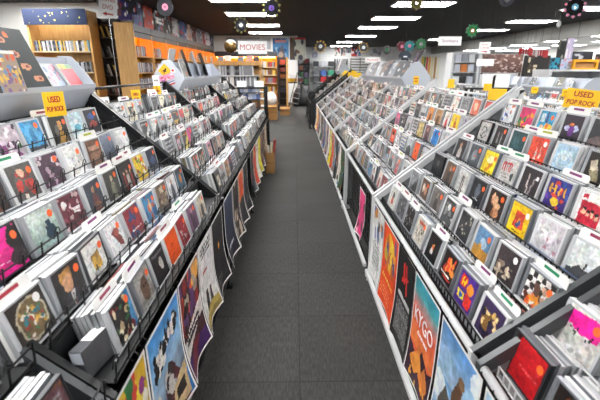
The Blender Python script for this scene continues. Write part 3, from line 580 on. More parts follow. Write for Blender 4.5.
sleeve('cd_case', A, .142, .125, -1.10, 2.13, 1.238, -1, math.radians(28), 'red CD with yellow and green top leaning on near left ledge', 'CD', .0105, .08)
A = Art(16, 26, '20201f'); A.e(.5, .5, .4, .3, 'd9d2b8').e(.5, .5, .25, .18, '1a1a1a').e(.5, .5, .12, .1, 'c9b890')
sleeve('cd_case', A, .142, .125, -1.06, 1.45, 1.238, -1, math.radians(12), 'black CD with cream rings at photo left edge', 'CD', .0105)
A = Art(20, 20, '6a6a68'); A.blobs(40, ['2a2a2a', 'a9a9a6', '8a8a88'], .03, .08, 4).e(.8, .8, .08, .08, 'f2642a')
sleeve('picture_sleeve', A, .19, .17, -1.03, 4.0, 1.255, -1, math.radians(14), 'grey mottled sleeve with orange dot on stickered ledge', 'record sleeve')
for k, (yy, c, lab) in enumerate(((4.3, '2c2e34', 'tall dark sleeve leaning on stickered ledge, first of three'), (4.7, 'b5b9c0', 'tall silver sleeve leaning on stickered ledge, between two dark ones'), (5.1, '26282c', 'tall dark patterned sleeve at far end of stickered ledge'))):
    A = Art(16, 22, c); A.blobs(14, ['8a8c92', 'd9dadc', '3a3c44'], .05, .12, k+3); sleeve('picture_sleeve', A, .22, .27, -1.06, yy, 1.255, -1, math.radians(16), lab, 'record sleeve', rz=.35, body=c)
A = Art(16, 16, '3a3c42'); A.blobs(8, ['a9abb0', '6a6c72'], .06, .14, 7)
sleeve('picture_sleeve', A, .2, .26, -1.19, 3.95, 1.255, 1, math.radians(14), 'dark sleeve on the back of the stickered ledge', 'record sleeve')
cols_ = ['4a4c54', '8a8f9a', '2c3040', '6a5a54', 'a9acb2', '30343c', '5a6070', '8f8a84']
nm_ = ['slate', 'grey', 'navy', 'brown', 'silver', 'black', 'steel blue', 'stone']
for k in range(8):
    A = Art(14, 18, cols_[k]); A.blobs(10, ['c9c9c9', '8a6a5a', '2a2a2c'], .06, .14, k+30)
    sleeve('picture_sleeve', A, .26, .2+.012*(k % 3), 1.235, 4.95+k*.29, 1.24, 1, math.radians(24), f'{nm_[k]} sleeve leaning on the pointed ledge of the right rack', 'record sleeve', rz=.35, grp='sleeves leaning on the right rack ledge')
A = Art(16, 30, '2a2a30'); A.blobs(12, ['c98a9a', 'e4e0e4', '5a5a70'], .06, .14, 9)
sleeve('poster_board', A, .26, .34, 1.30, 4.9, 1.245, 1, math.radians(30), 'tall dark sleeve rising behind pointed end panel', 'record sleeve', rz=.0)
for k, (yy, c, nm2) in enumerate(((6.65, 'd9cfd0', 'pale pink'), (6.35, '7a7c80', 'grey gridded'), (6.15, '5a5c60', 'charcoal'), (5.72, 'b9d9cc', 'mint green'), (5.52, '6a6a5c', 'olive'), (5.32, '9a9ea6', 'grey scribbled'))):
    A = Art(14, 14, c); A.blobs(8, ['e8e8e8', '5a5c62'], .05, .12, k+60); sleeve('cd_case', A, .142, .125, 3.52, yy, 1.106, 1, math.radians(20), f'{nm2} CD leaning on the ledge behind the right rack', 'CD', .0105, grp='CDs leaning on the far right ledge')
for k in range(5):
    A = Art(12, 14, cols_[(k+2) % 8]); sleeve('picture_sleeve', A, .22, .3, 1.22, 11.05+k*.25, 1.316, 1, math.radians(20), f'{nm_[(k+2) % 8]} sleeve on the distant small header ledge', 'record sleeve', rz=.4, grp='sleeves on the distant ledge')
# ---------------------------------------------------------------- yellow cards and small price cards
def card(x, y, z, w, h, m, label, s, lines=(), rz=0, lean=.1, cat='sign', ink=M_REDINK, grp=None, post=0, roll=0):
    t = thing('sign_card', label, cat, (x, y, z), (-lean, roll, -s*math.pi/2+rz), grp)
    b = MB(); b.box(-w/2, w/2, -.001, .001, 0, h); bevel(b.build('card', m, t), .0006)
    if post:
        b = MB(); b.tube([(0, .003, -post), (0, .003, h*.4)], .002, 6); b.build('wire_stem', M_BWIRE, t)
    for (tx, zz, sz, wd) in lines: text('lettering', tx, sz, ink, t, (0, -.0016, zz), (math.pi/2, 0, 0), width=wd, bold=.0006)
    return t
card(1.262, 1.80, 1.155, .132, .085, M_YSIGN, 'large yellow USED POP ROCK sign on right rack edge', 1, (('USED', .062, .032, .072), ('POP ROCK', .026, .028, .108)), rz=.85, roll=.1, post=.03)
card(-1.0, 1.72, 1.135, .1, .1, M_YSIGN, 'yellow USED POP ROCK sign under the near left ledge', -1, (('USED', .068, .034, .058), ('POP ROCK', .03, .028, .08)), lean=0, rz=-.35, post=.0)
card(1.26, 2.56, 1.135, .105, .075, M_YSIGN, 'blank yellow sign standing on second right bay', 1, rz=.9, post=.03)
card(1.27, 2.72, 1.19, .05, .045, M_YSIGN, 'small yellow tag behind the blank yellow sign', 1, rz=.9, post=.08)
card(1.28, 3.4, 1.18, .05, .07, M_YSIGN, 'small yellow tag on third right bay', 1, rz=.9, post=.06)
card(-1.10, 2.88, 1.1, .07, .09, M_YSIGN, 'yellow card on black wire of second left bay', -1, (('USED', .06, .025, .045), ('POP', .03, .02, .035)), rz=-.6, post=.02)
card(-1.10, 3.34, 1.1, .06, .1, M_YSIGN, 'narrow yellow card below the stickered ledge', -1, (('USED', .06, .02, .04),), rz=-.8, post=.02)
card(-1.10, 3.33, 1.2, .055, .08, M_WSIGN, 'white card above narrow yellow card by stickered ledge', -1, (('POP', .04, .02, .035),), rz=-.8, ink=M_INKB, post=.08)
card(-1.10, 3.2, 1.1, .07, .08, M_WSIGN, 'white POP card beside narrow yellow card', -1, (('POP', .04, .025, .045),), rz=-.8, ink=M_REDINK, post=.02)
card(-1.06, 4.35, 1.14, .07, .07, M_YSIGN, 'yellow tag hanging under the stickered ledge', -1, rz=-.9, lean=0)
card(-1.12, 2.42, 1.1, .085, .07, M_WSIGN, 'white POP card on near end of second left bay', -1, (('POP', .035, .035, .06),), rz=-.5, ink=M_INKB, post=.01)
card(1.34, 4.592, 1.17, .06, .085, M_YSIGN, 'yellow tag on the pointed end panel', 1, (('USED', .06, .022, .045), ('POP', .03, .022, .035)), rz=math.pi/2, lean=0)
for k, (yy, zz) in enumerate(((5.9, 1.0), (5.2, 1.0))): card(3.44, yy, zz, .09, .09, M_YSIGN, ('farther' if k == 0 else 'nearer')+' yellow card under the ledge behind the right rack', 1, (('USED', .055, .025, .06),), rz=.8, lean=0)
for k in range(9): card(1.26-.02*(k % 2), 8.2+k*.42, 1.16+.02*(k % 3), .08, .11, M_YSIGN, 'small yellow card standing at far end of the right rack', 1, rz=1.1, grp='yellow cards at far end of right rack', post=.05)
# ---------------------------------------------------------------- posters hung on the front rails
def poster(s, railx, y0, y1, ztop, h, A, label, words=(), curl=.032, grp='posters hung along the rack fronts', back='e4e4e2', clips=True, xo=0.0, skew=0.0):
    w = y1-y0; x = s*(railx-.015-xo)
    t = thing('poster', label, 'poster', (x, (y0+y1)/2, ztop-h), (0, skew, -s*math.pi/2), grp)
    bend = lambda u, v: curl*np.clip((v-.45)/.55, 0, 1)**2*(.35+.9*np.abs(2*u-1)**1.6)
    o = mobj('sheet', art_mesh('sheet', A, w, h, 0, bend, back), M_POST, t)
    for (tx, cx, cz, sz, wd, m, rot) in words: text('lettering', tx, sz, m, t, (cx*w, -.003-(.0), cz*h), (math.pi/2, rot, 0), width=wd*w, bold=0)
    if clips:
        for k in (-.42, .42):
            b = MB(); pts = [(k*w, .018+.012*math.cos(a), h-.005+.017*math.sin(a)) for a in [2*math.pi*q/10 for q in range(11)]]
            b.tube(pts, .0028, 6); b.build('clip', M_BLACK, t)
    return t
def P_(bg, fn, w=64, h=96, border='e8e8e6'):
    A = Art(w, h, bg); fn(A)
    photoish(A, w*h+len(bg)+int(A.a[h//3, w//3].sum()*997), .3, .45)
    if bg == '141214': A.r(.14, .46, .86, .5, 'c9c9c9').lines(.1, .88, .55, .93, 14, '9a9a9b', 5, .4).poly([(.5, .1), (.56, .09), (.66, .38), (.6, .4)], 'd2261e').poly([(.3, .3), (.7, .2), (.7, .225), (.3, .33)], 'd2261e').poly([(.34, .12), (.39, .11), (.46, .27), (.41, .28)], 'd2261e')
    if bg == 'e6e6e4': A.lines(.2, .8, .5, .85, 9, '7a7a7a', 7)
    if bg == 'd9dad8': A.lines(.15, .85, .06, .2, 3, '2a2a2a', 5, .6)
    if bg == '3a1c20': A.lines(.15, .8, .56, .7, 2, '1a1a1a', 4, .6)
    if border: A.r(0, 0, .03, 1, border).r(.97, 0, 1, 1, border).r(0, 0, 1, .016, border).r(0, .984, 1, 1, border)
    return A
LP = .6; zt = .595
poster(-1, .43, .60, .92, zt, .42, P_('c9a52a', lambda A: A.blobs(46, ['2a6a3a', 'd9c23a', 'b53a2e', 'e8e0d0', '26261f', '8a3a7a'], .05, .13, 71)), 'yellow and green collage poster nearest on left rack front')
poster(-1, .43, .93, 1.24, zt, .425, P_('2f7fc0', lambda A: A.grad('2f86cc', '8fb4d0', 0, .45).grad('8fa9c0', '5a5a6a', .45, .75).poly([(.1, 1), (.35, .55), (.55, .45), (.75, .62), (.9, 1)], '54282f').blobs(26, ['1c1a1c', '1c1a1c', '26242a', 'd9d4cc'], .03, .06, 77, (.12, .2, .5, .36)).blobs(24, ['1c1a1c', '1c1a1c', 'd9d4cc'], .03, .06, 78, (.4, .14, .85, .26)).blobs(14, ['b9b4ac', '3a3230', '8a8a90'], .04, .09, 72, (.1, .45, .6, .8)).poly([(.45, .95), (.55, .7), (.95, .66), (.9, .95)], 'bfa67a').r(.6, .76, .85, .86, '2a2420')), 'sky blue poster with black brush title and castle-like ruin')
poster(-1, .43, 1.25, 1.54, zt, .425, P_('3a1c20', lambda A: A.blobs(44, ['c9502a', '8a2a2a', 'e0a04a', '2a1518', 'b0a090', '5a3a6a'], .05, .13, 73, (0, .02, 1, .52)).poly([(0, .62), (.5, .52), (1, .44), (1, .62), (.5, .72), (0, .8)], 'cfc9c4').r(0, .8, 1, 1, '3d1a5c').poly([(0, .95), (.4, .74), (.7, .78), (.4, 1)], '6a2430').lines(.12, .8, .58, .7, 2, '1a1a1a', 4, .6)), 'red and orange film poster with purple foot')
poster(-1, .43, 1.55, 1.83, zt, .425, P_('d9dad8', lambda A: A.lines(.15, .85, .06, .2, 3, '2a2a2a', 5, .6).r(.2, .34, .5, .37, 'b53a3a').e(.38, .62, .08, .04, '1a1a1a').poly([(.25, .95), (.3, .64), (.46, .64), (.5, .95)], '1a1a1c').poly([(.55, .95), (.58, .68), (.7, .68), (.74, .95)], '2a2a2c').e(.63, .65, .06, .03, '1a1a1a').r(0, .88, 1, 1, '8a7a3c').poly([(0, .88), (.5, .8), (1, .86), (1, .9), (0, .92)], 'b09a4a')), 'white poster with two black standing figures')
poster(-1, .43, 1.84, 2.13, zt, .425, P_('1a181c', lambda A: A.e(.5, .42, .07, .05, 'c9842a').e(.5, .42, .03, .02, 'e8b03a').lines(.15, .6, .8, .9, 2, '9a9a9a', 6)), 'black poster with small gold emblem', xo=.0)
LYP = [(2.2, 2.52, '20263c', lambda A: A.grad('2c3854', '14161e').lines(.2, .8, .75, .85, 1, 'b9b9c4', 3, .6), 'dark blue poster after the second black rail'),
 (2.54, 2.8, '2a2222', lambda A: A.blobs(10, ['8a3a2a', '4a3a38', 'c9b9a4'], .06, .14, 3), 'dark brown poster with red patches'),
 (2.82, 3.08, 'd8542c', lambda A: A.r(0, .5, 1, 1, '2a2a2c').blobs(6, ['f0a04a'], .05, .1, 4, (0, 0, 1, .5)), 'orange poster with black lower half'),
 (3.1, 3.38, '1c1c20', lambda A: A.blobs(8, ['5a5c66', 'b9bac0'], .05, .1, 5), 'charcoal poster beside the orange one'),
 (3.66, 3.9, '1e2024', lambda A: A.blobs(8, ['5a6a7a', 'c23a2a'], .05, .1, 6), 'black poster with red fleck at third rail'),
 (3.93, 4.17, 'd9482c', lambda A: A.blobs(8, ['f0b04a', '7a1c1c'], .06, .12, 7), 'red orange poster on third left bay'),
 (4.2, 4.44, 'e9e6da', lambda A: A.lines(.2, .8, .1, .3, 2, '3a3a3a', 5, .6), 'off white poster on third left bay'),
 (4.47, 4.72, 'e8dc1c', lambda A: A.blobs(6, ['2a2a2a', 'f5f0c0'], .05, .1, 8), 'bright yellow poster on third left bay'),
 (4.76, 5.0, '6a3a30', lambda A: A.blobs(6, ['2a1a1a', 'b9836a'], .06, .12, 9), 'brown poster on far side of the yellow one'),
 (5.15, 5.42, '4a2420', lambda A: A.blobs(6, ['1a1212', 'c9b0a0'], .06, .12, 10), 'maroon poster on fourth left bay'),
 (5.5, 5.8, 'c9b08a', lambda A: A.blobs(6, ['6a5a4a', 'e9e0d0'], .06, .12, 11), 'tan poster near the end of the left rack')]
for (a, b_, bg, fn, lab) in LYP: poster(-1, .43, a, b_, zt, .43, P_(bg, fn, 24, 40), lab, curl=.038)
RP = [(2.02, 2.31, 'e6e6e4', lambda A: A.blobs(12, ['5a6a9a', 'c9843a', '2a2a2e'], .05, .1, 12, (.2, .05, .9, .4)).lines(.2, .8, .45, .8, 9, '8a8a8a', 7), 'white poster with small printed pictures by right post', ()),
 (1.69, 2.01, 'ee4a10', lambda A: A.e(.52, .3, .34, .22, 'f2a01e').blobs(20, ['4a4a8a', 'c2641a', 'f2c23a', '7a4a7a'], .05, .1, 13, (.25, .12, .85, .5)).e(.25, .36, .12, .07, 'b9a43a').lines(.15, .8, .62, .68, 1, 'f8d060', 3, .7).lines(.1, .7, .72, .92, 4, 'f7a070', 4, .3), 'orange poster with round gold artwork on right rack', ()),
 (1.43, 1.68, '141214', lambda A: A.poly([(.35, .12), (.42, .1), (.5, .3), (.44, .32)], 'd2261e').poly([(.3, .28), (.62, .2), (.64, .24), (.32, .32)], 'd2261e').poly([(.5, .12), (.55, .12), (.66, .36), (.6, .38)], 'd2261e').r(.12, .45, .88, .49, 'c9c9c9').lines(.1, .85, .54, .93, 15, '8f8f90', 5, .4), 'black concert poster with red brush symbol', ()),
 (1.14, 1.42, 'e2603a', lambda A: A.grad('1f8fa4', '4aa0a8', 0, .14).grad('4aa0a8', 'e8705a', .14, .3).grad('e8604a', 'f0803a', .3, .62).poly([(0, .62), (.4, .72), (.55, .58), (.8, .66), (1, .6), (1, 1), (0, 1)], '3c2034').poly([(.1, .8), (.45, .6), (.6, .75), (.35, .9)], 'e8923a').poly([(.5, .82), (.72, .66), (.9, .8), (.7, .94)], 'd9803a').blobs(7, ['f2a83a'], .02, .035, 14, (.1, .85, .9, .97)), 'teal to coral sunset poster with looping white name', (('KYGO', .02, .66, .085, .74, M_WHINK, 0), ('CLOUD NINE', .03, .53, .02, .4, M_WHINK, 0))),
 (.83, 1.12, '6f9fd0', lambda A: A.grad('4f8fce', 'a9c4dc', 0, .4).blobs(10, ['d9e6f0', '9abfe0'], .08, .2, 15, (0, .1, 1, .6)).poly([(.45, .42), (.6, .22), (.7, .28), (.68, .6), (.52, .66)], '6a4a34').e(.64, .24, .07, .04, '8a6a50').poly([(.15, .62), (.3, .44), (.42, .5), (.36, .8), (.2, .85)], '54504a').r(0, .85, 1, 1, '4a6a8a').poly([(0, .9), (.5, .8), (1, .92), (1, 1), (0, 1)], 'b9a47a'), 'blue sky poster with brown horses rearing', ()),
 (.54, .81, '9fbfd8', lambda A: A.blobs(10, ['4a5a6a', 'd9d2c0'], .06, .15, 16), 'pale blue poster at bottom right corner', ())]
for (a, b_, bg, fn, lab, wd) in RP: poster(1, .5, a, b_, .56, .46, P_(bg, fn, 72, 116, None if bg == '141214' else 'e8e8e6'), lab, [(t_, cx, cz, sz, w_, m_, r_) for (t_, cx, cz, sz, w_, m_, r_) in wd], curl=.014, xo=.004)
fc = [('4a4c52', 'charcoal'), ('e6e2d8', 'white'), ('3a5a3c', 'green'), ('2a2a30', 'black'), ('d95a2a', 'orange'), ('8f9298', 'grey'), ('e8d428', 'yellow'), ('4a3a5a', 'purple'), ('c9b9aa', 'beige'), ('3b6fa8', 'blue'), ('7a3a34', 'brick red'), ('d0d2d4', 'silver')]
k = 0; seenp = {}
for (a, b_, st_) in ((2.62, 2.86, '7a3a34 magenta'), (3.9, 5.2, 0), (5.28, 6.6, 0), (6.7, 8.0, 0), (8.1, 9.4, 0)):
    if st_: 
        poster(1, .5, a, b_, .5, .36, P_('d83a7a', lambda A: A.blobs(8, ['2a2a2c', 'e8a0b4'], .06, .12, 5), 20, 34), 'pink and black poster low behind the right rack wires', curl=.03); continue
    y = a
    while y < b_:
        w_ = .24; cc, nm3 = [fc[2], fc[1], fc[3], fc[5], fc[4], fc[6], fc[1], fc[7], fc[8], fc[9], fc[10], fc[11], fc[0]][k % 13]; dz = .02*((k*7) % 3)
        A = P_(cc, lambda A: A.blobs(9, ['e0e0dc', '2a2a2c', 'b9542a', '5a7a9a'], .05, .13, k+90), 16, 28)
        bay = NTH[[i for i in range(7) if RY[i] <= y+.1][-1]]; ky = (nm3, bay); seenp[ky] = seenp.get(ky, 0)+1
        poster(1, .5, y, y+w_, .56, .44+dz, A, f'{nm3} poster on front of {bay} right bay' + (', farther one' if seenp[ky] > 1 else ''), curl=.03, clips=False); y += .262; k += 1
# tape-like cassette box at the near left front corner, and flat stock lying in the wire front
t = thing('boxed_set', 'grey and black boxed set with blank white top at bottom left', 'box set', (-.5, .81, .616), (math.radians(0), math.radians(-8), math.radians(-10)))
b = MB(); b.box(-.017, .017, -.03, .09, 0, .08); bevel(b.build('box', mat('grey_black_carton', '4a4c50', .35, 0, .5, 30), t), .003)
b = MB(); b.box(-.016, .016, .012, .088, .0802, .081); b.build('top_label', M_WSIGN, t)
b = MB(); b.box(-.015, .015, -.0308, -.03, .045, .075); b.build('front_label', M_GPLAS, t)
# ---------------------------------------------------------------- room shell
def carpet():
    m = bpy.data.materials.new('carpet_tiles'); m.use_nodes = True; nt = m.node_tree; b = nt.nodes['Principled BSDF']; N = nt.nodes.new; L = nt.links.new
    tc = N('ShaderNodeTexCoord'); mp = N('ShaderNodeMapping'); mp.inputs['Location'].default_value = (-.018, -.446+.002, 0)
    L(tc.outputs['Object'], mp.inputs['Vector'])
    sx = N('ShaderNodeSeparateXYZ'); L(mp.outputs['Vector'], sx.inputs[0])
    def seam(o):
        a = N('ShaderNodeMath'); a.operation = 'PINGPONG'; a.inputs[1].default_value = .25; L(o, a.inputs[0])
        c = N('ShaderNodeMapRange'); c.inputs['From Min'].default_value = .0015; c.inputs['From Max'].default_value = .005; L(a.outputs[0], c.inputs['Value']); return c.outputs[0]
    def seam2(o):
        f = N('ShaderNodeMath'); f.operation = 'MULTIPLY'; f.inputs[1].default_value = 1.0; L(o, f.inputs[0])
        a = N('ShaderNodeMath'); a.operation = 'PINGPONG'; a.inputs[1].default_value = .25; L(f.outputs[0], a.inputs[0]); 
        c = N('ShaderNodeMapRange'); c.inputs['From Min'].default_value = .0012; c.inputs['From Max'].default_value = .0045; L(a.outputs[0], c.inputs['Value']); return c.outputs[0]
    mn = N('ShaderNodeMath'); mn.operation = 'MULTIPLY'; L(seam2(sx.outputs[0]), mn.inputs[0]); L(seam2(sx.outputs[1]), mn.inputs[1])
    chk = N('ShaderNodeTexChecker'); chk.inputs['Scale'].default_value = 2.0; L(mp.outputs['Vector'], chk.inputs['Vector'])
    n1 = N('ShaderNodeTexNoise'); n1.inputs['Scale'].default_value = 210; n1.inputs['Detail'].default_value = 2; L(tc.outputs['Object'], n1.inputs['Vector'])
    mp2 = N('ShaderNodeMapping'); mp2.inputs['Scale'].default_value = (150, 25, 1); L(tc.outputs['Object'], mp2.inputs['Vector'])
    n2 = N('ShaderNodeTexNoise'); n2.inputs['Scale'].default_value = 1; L(mp2.outputs['Vector'], n2.inputs['Vector'])
    n3 = N('ShaderNodeTexNoise'); n3.inputs['Scale'].default_value = 1.6; L(tc.outputs['Object'], n3.inputs['Vector'])
    a1 = N('ShaderNodeMath'); a1.operation = 'MULTIPLY_ADD'; L(n1.outputs['Fac'], a1.inputs[0]); a1.inputs[1].default_value = .6; L(n2.outputs['Fac'], a1.inputs[2])
    a2 = N('ShaderNodeMath'); a2.operation = 'MULTIPLY_ADD'; L(n3.outputs['Fac'], a2.inputs[0]); a2.inputs[1].default_value = .35; L(a1.outputs[0], a2.inputs[2])
    a3 = N('ShaderNodeMath'); a3.operation = 'MULTIPLY_ADD'; L(chk.outputs['Fac'], a3.inputs[0]); a3.inputs[1].default_value = .05; L(a2.outputs[0], a3.inputs[2])
    cr = N('ShaderNodeMapRange'); cr.inputs['From Min'].default_value = .65; cr.inputs['From Max'].default_value = 1.3; cr.inputs['To Min'].default_value = .014; cr.inputs['To Max'].default_value = .058; L(a3.outputs[0], cr.inputs['Value'])
    mu = N('ShaderNodeMath'); mu.operation = 'MULTIPLY'; L(cr.outputs[0], mu.inputs[0])
    sm = N('ShaderNodeMapRange'); sm.inputs['To Min'].default_value = .45; L(mn.outputs[0], sm.inputs['Value']); L(sm.outputs[0], mu.inputs[1])
    co = N('ShaderNodeCombineColor'); 
    for k, f in enumerate((1.0, 1.0, .96)):
        q = N('ShaderNodeMath'); q.operation = 'MULTIPLY'; q.inputs[1].default_value = f; L(mu.outputs[0], q.inputs[0]); L(q.outputs[0], co.inputs[k])
    L(co.outputs[0], b.inputs['Base Color']); b.inputs['Roughness'].default_value = .85
    bp = N('ShaderNodeBump'); bp.inputs['Strength'].default_value = .5; bp.inputs['Distance'].default_value = .004; L(a1.outputs[0], bp.inputs['Height']); L(bp.outputs[0], b.inputs['Normal'])
    return m
def gridmat(name, base, line, sx, sz, w, rough, axis=(0, 1)):
    m = bpy.data.materials.new(name); m.use_nodes = True; nt = m.node_tree; b = nt.nodes['Principled BSDF']; N = nt.nodes.new; L = nt.links.new
    tc = N('ShaderNodeTexCoord'); s = N('ShaderNodeSeparateXYZ'); L(tc.outputs['Object'], s.inputs[0]); outs = []
    for ax, st in ((axis[0], sx), (axis[1], sz)):
        if not st: continue
        a = N('ShaderNodeMath'); a.operation = 'PINGPONG'; a.inputs[1].default_value = st/2; L(s.outputs[ax], a.inputs[0])
        c = N('ShaderNodeMath'); c.operation = 'GREATER_THAN'; c.inputs[1].default_value = w; L(a.outputs[0], c.inputs[0]); outs.append(c.outputs[0])
    o = outs[0]
    if len(outs) > 1: k = N('ShaderNodeMath'); k.operation = 'MULTIPLY'; L(outs[0], k.inputs[0]); L(outs[1], k.inputs[1]); o = k.outputs[0]
    mx = N('ShaderNodeMix'); mx.data_type = 'RGBA'; mx.inputs[6].default_value = (*hx(line), 1); mx.inputs[7].default_value = (*hx(base), 1); L(o, mx.inputs[0])
    L(mx.outputs[2], b.inputs['Base Color']); b.inputs['Roughness'].default_value = rough; return m
CEIL = 2.66
def slab(name, x0, x1, y0, y1, z0, z1, m): b = MB(); b.box(x0, x1, y0, y1, z0, z1); return struct(b.build(name, m))
M_WALL = mat('white_painted_wall', 'f0f0ee', .7, 0, .03, 2); M_CEIL = gridmat('black_ceiling_tiles', '0e0e10', '1a1a1d', 1.2, .6, .012, .8)
M_SLAT = gridmat('white_slatwall', 'e2e3e3', '8d8f90', 0, .1, .005, .55, (0, 2)); M_WCEIL = gridmat('white_ceiling_tiles', 'd0d2d2', 'a9aaaa', .6, .6, .01, .7)
slab('floor', -7, 13, -4, 27, -.06, 0, carpet())
slab('ceiling', -7, 8.55, -4, 27, CEIL, CEIL+.1, M_CEIL)
slab('ceiling_right', 8.55, 12.9, -4, 26, 2.34, 2.4, M_WCEIL)
slab('trim_1', 8.35, 8.55, -4, 27, 2.24, CEIL, gridmat('grey_plaster_band', 'a9aaa6', '6f706c', .9, 0, .02, .7, (1, 2)))
slab('wall_left', -7, -6.9, -4, 9.3, 0, CEIL, M_WALL); slab('wall_front', -7, 13, -4.1, -4, 0, 2.8, M_WALL)
slab('wall_left_return', -6.9, -3.54, 9.3, 9.4, 0, CEIL, M_WALL); slab('wall_left_rear', -3.66, -3.54, 9.4, 17.7, 0, CEIL, M_WALL)
slab('wall_back_left', -3.78, .12, 17.7, 17.8, 0, CEIL, M_WALL); slab('wall_back', -.6, 13, 26, 26.1, 0, 2.8, M_SLAT)
slab('wall_back_return', -.7, -.6, 17.8, 26, 0, CEIL, M_WALL)
slab('wall_right', 12.9, 13, -4, 27, 0, 2.8, M_WALL)
# ---------------------------------------------------------------- ceiling lights
M_DIF = mat('light_diffuser', 'ffffff', .5, emit=((1.0, .985, .965), 36.0))
def light(x, y, label, w=1.19, d=.6, z=CEIL):
    t = thing('ceiling_light', label, 'ceiling light', (x, y, z-.03), group='fluorescent ceiling lights')
    b = MB()
    for (a, c, e, f) in ((-w/2-.02, w/2+.02, -d/2-.02, -d/2), (-w/2-.02, w/2+.02, d/2, d/2+.02), (-w/2-.02, -w/2, -d/2, d/2), (w/2, w/2+.02, -d/2, d/2)): b.box(a, c, e, f, 0, .028)
    b.build('frame', M_WMET, t)
    b = MB(); b.box(-w/2, w/2, -d/2, d/2, .004, .014); b.build('diffuser', M_DIF, t)
yr = [-1.9, .6, 3.2, 5.9, 9.25, 11.65, 14.1, 17.6, 21.2, 24.7]
yl_ = [-1.9, .6, 3.3, 6.0, 8.7, 10.9, 13.5, 16.1]
yq = [-1.0, 2.0, 4.8, 7.4, 9.8, 12.35, 15.0, 19.5]
nn = ['first', 'second', 'third', 'fourth', 'fifth', 'sixth', 'seventh', 'eighth', 'ninth', 'tenth']
for row, (xs, ys, nm3) in enumerate(((2.7, yr, 'row right of the aisle'), (-1.08, yl_, 'row left of the aisle'), (6.75, yq, 'row at far right'))):
    for k, y in enumerate(ys): light(xs, y, f'white fluorescent ceiling light, {nn[k]} from the viewer in the {nm3}')
for k, y in enumerate((-1.5, 1.8, 5.0, 8.25)): light(-4.95, y, f'white ceiling light out to the left, {nn[k]} along its row')
for xx, nm9 in ((9.5, 'nearer'), (11.6, 'farther')):
    for k, y in enumerate((5, 8, 10.5, 13, 15.5, 18, 20.5, 23)): light(xx, y, f'white ceiling light beyond the grey band, {nn[k]} in the {nm9} row', 1.19, .6, 2.34)
# ---------------------------------------------------------------- cases on bookshelves
DC = {'black': '1e1f22', 'grey': '7d8087', 'silver': 'b5b8be', 'navy': '2a3556', 'white': 'dcdcdc', 'brown': '6f4a34', 'red': '9a2c2c', 'sky blue': '6fa3c8', 'gold': 'c9a23c'}
DM = {}
def dvdm(c, w, h, d):
    k = (c, round(w, 3), round(h, 2))
    if k not in DM:
        b = MB(); b.box(-w/2, w/2, 0, d, 0, h, col=hx(DC[c])); b.box(-w/2+.002, w/2-.002, -.0008, 0, h*.3, h*.62, col=tuple(k*.6+.12 for k in hx(DC[c])))
        DM[k] = b.mesh('dvd_case', M_PAINT)
    return DM[k]
DV = []
def fill_shelf(p, ang, length, w, h, d, where, grp, q, wt=('black', 'grey', 'silver', 'navy', 'grey', 'silver', 'black', 'white', 'red', 'sky blue'), gap=.003, prio=1, lean=0):
    M0 = Matrix.Translation(p) @ Matrix.Rotation(ang, 4, 'Z'); x = w/2
    while x < length-w/2:
        c = q.choice(wt); hh = h*q.choice((1, 1, .95, .9)); L_ = lean if lean else (q.uniform(-.04, .0))
        M = M0 @ Matrix.Translation((x, q.uniform(.01, .02), .001)) @ Matrix.Rotation(L_*.5, 4, 'Y')
        DV.append((prio, M, c, w, hh, d, where, grp)); x += w+gap+(abs(lean)*h*.5 if lean and q.random() < .3 else 0)
def emit_dvds():
    DV.sort(key=lambda a: -a[0]); sb = MB()
    for k, (pr, M, c, w, h, d, where, grp) in enumerate(DV):
        if k < 300:
            o = bpy.data.objects.new('dvd_case', dvdm(c, w, h, d)); C.objects.link(o); o.matrix_world = M
            tag(o, f'{c} spine DVD standing on {where}', 'DVD', grp+', '+c)
        else: sb.box(-w/2, w/2, 0, d, 0, h, M, hx(DC[c]))
    if sb.v: tag(sb.build('dvd_case', M_PAINT), 'rows of DVDs too far away to tell apart', 'DVDs', None, 'stuff')
q5 = random.Random(5)
# bookcase with the starry header
D = 8.6
xl, zt_ = W(24, 9, D); xr, _ = W(86, 11, D)
t = thing('bookcase', 'maple bookcase with navy starry header board, far left', 'bookcase', ((xl+xr)/2, D, 0)); w = (xr-xl)/2; zt_ = W(50, 10, D)[1]; zh = W(50, 25, D)[1]
for sx in (-1, 1): b = MB(); b.box(sx*w-.02, sx*w+.02, 0, .38, 0, zt_); bevel(b.build('side', M_WOOD, t), .003)
b = MB(); b.box(-w+.02, w-.02, .35, .37, .05, zt_-.02); b.build('back', M_WOOD, t)
b = MB(); b.box(-w-.03, w+.0, -.04, -.02, zh, zt_+.02); hd = b.build('header_board', mat('navy_board', '16213c', .95), t)
sr = random.Random(3); b = MB()
for k in range(18):
    x = sr.uniform(-w, w-.03); z = sr.uniform(zh+.03, zt_-.02); r = sr.choice((.008, .012, .02)); pts = [(x+(r if a % 2 == 0 else r*.4)*math.sin(a*math.pi/5), -.042, z+(r if a % 2 == 0 else r*.4)*math.cos(a*math.pi/5)) for a in range(10)]
    b.quad(pts)
b.build('stars', mat('yellow_star_paint', 'd9d24a', .5), hd)
zs = [W(60, p, D)[1] for p in (51, 72, 93)]+[.55, .1]
for z in zs: b = MB(); b.box(-w+.02, w-.02, .0, .35, z-.025, z); b.build('shelf', mat('pale_shelf_board', 'c9b28c', .5), t)
gs = 'DVDs in the starry bookcase'
fill_shelf((xl+.05, D+.02, zs[0]), 0, 2*w-.1, .027, .2, .14, 'upper shelf of the starry bookcase', gs, q5, ('black', 'grey', 'silver', 'black', 'navy', 'white', 'sky blue', 'gold', 'grey'), prio=5)
fill_shelf((xl+.55, D+.02, zs[1]), 0, 2*w-.62, .027, .2, .14, 'second shelf of the starry bookcase', gs, q5, ('black', 'grey', 'grey', 'silver', 'black'), prio=5)
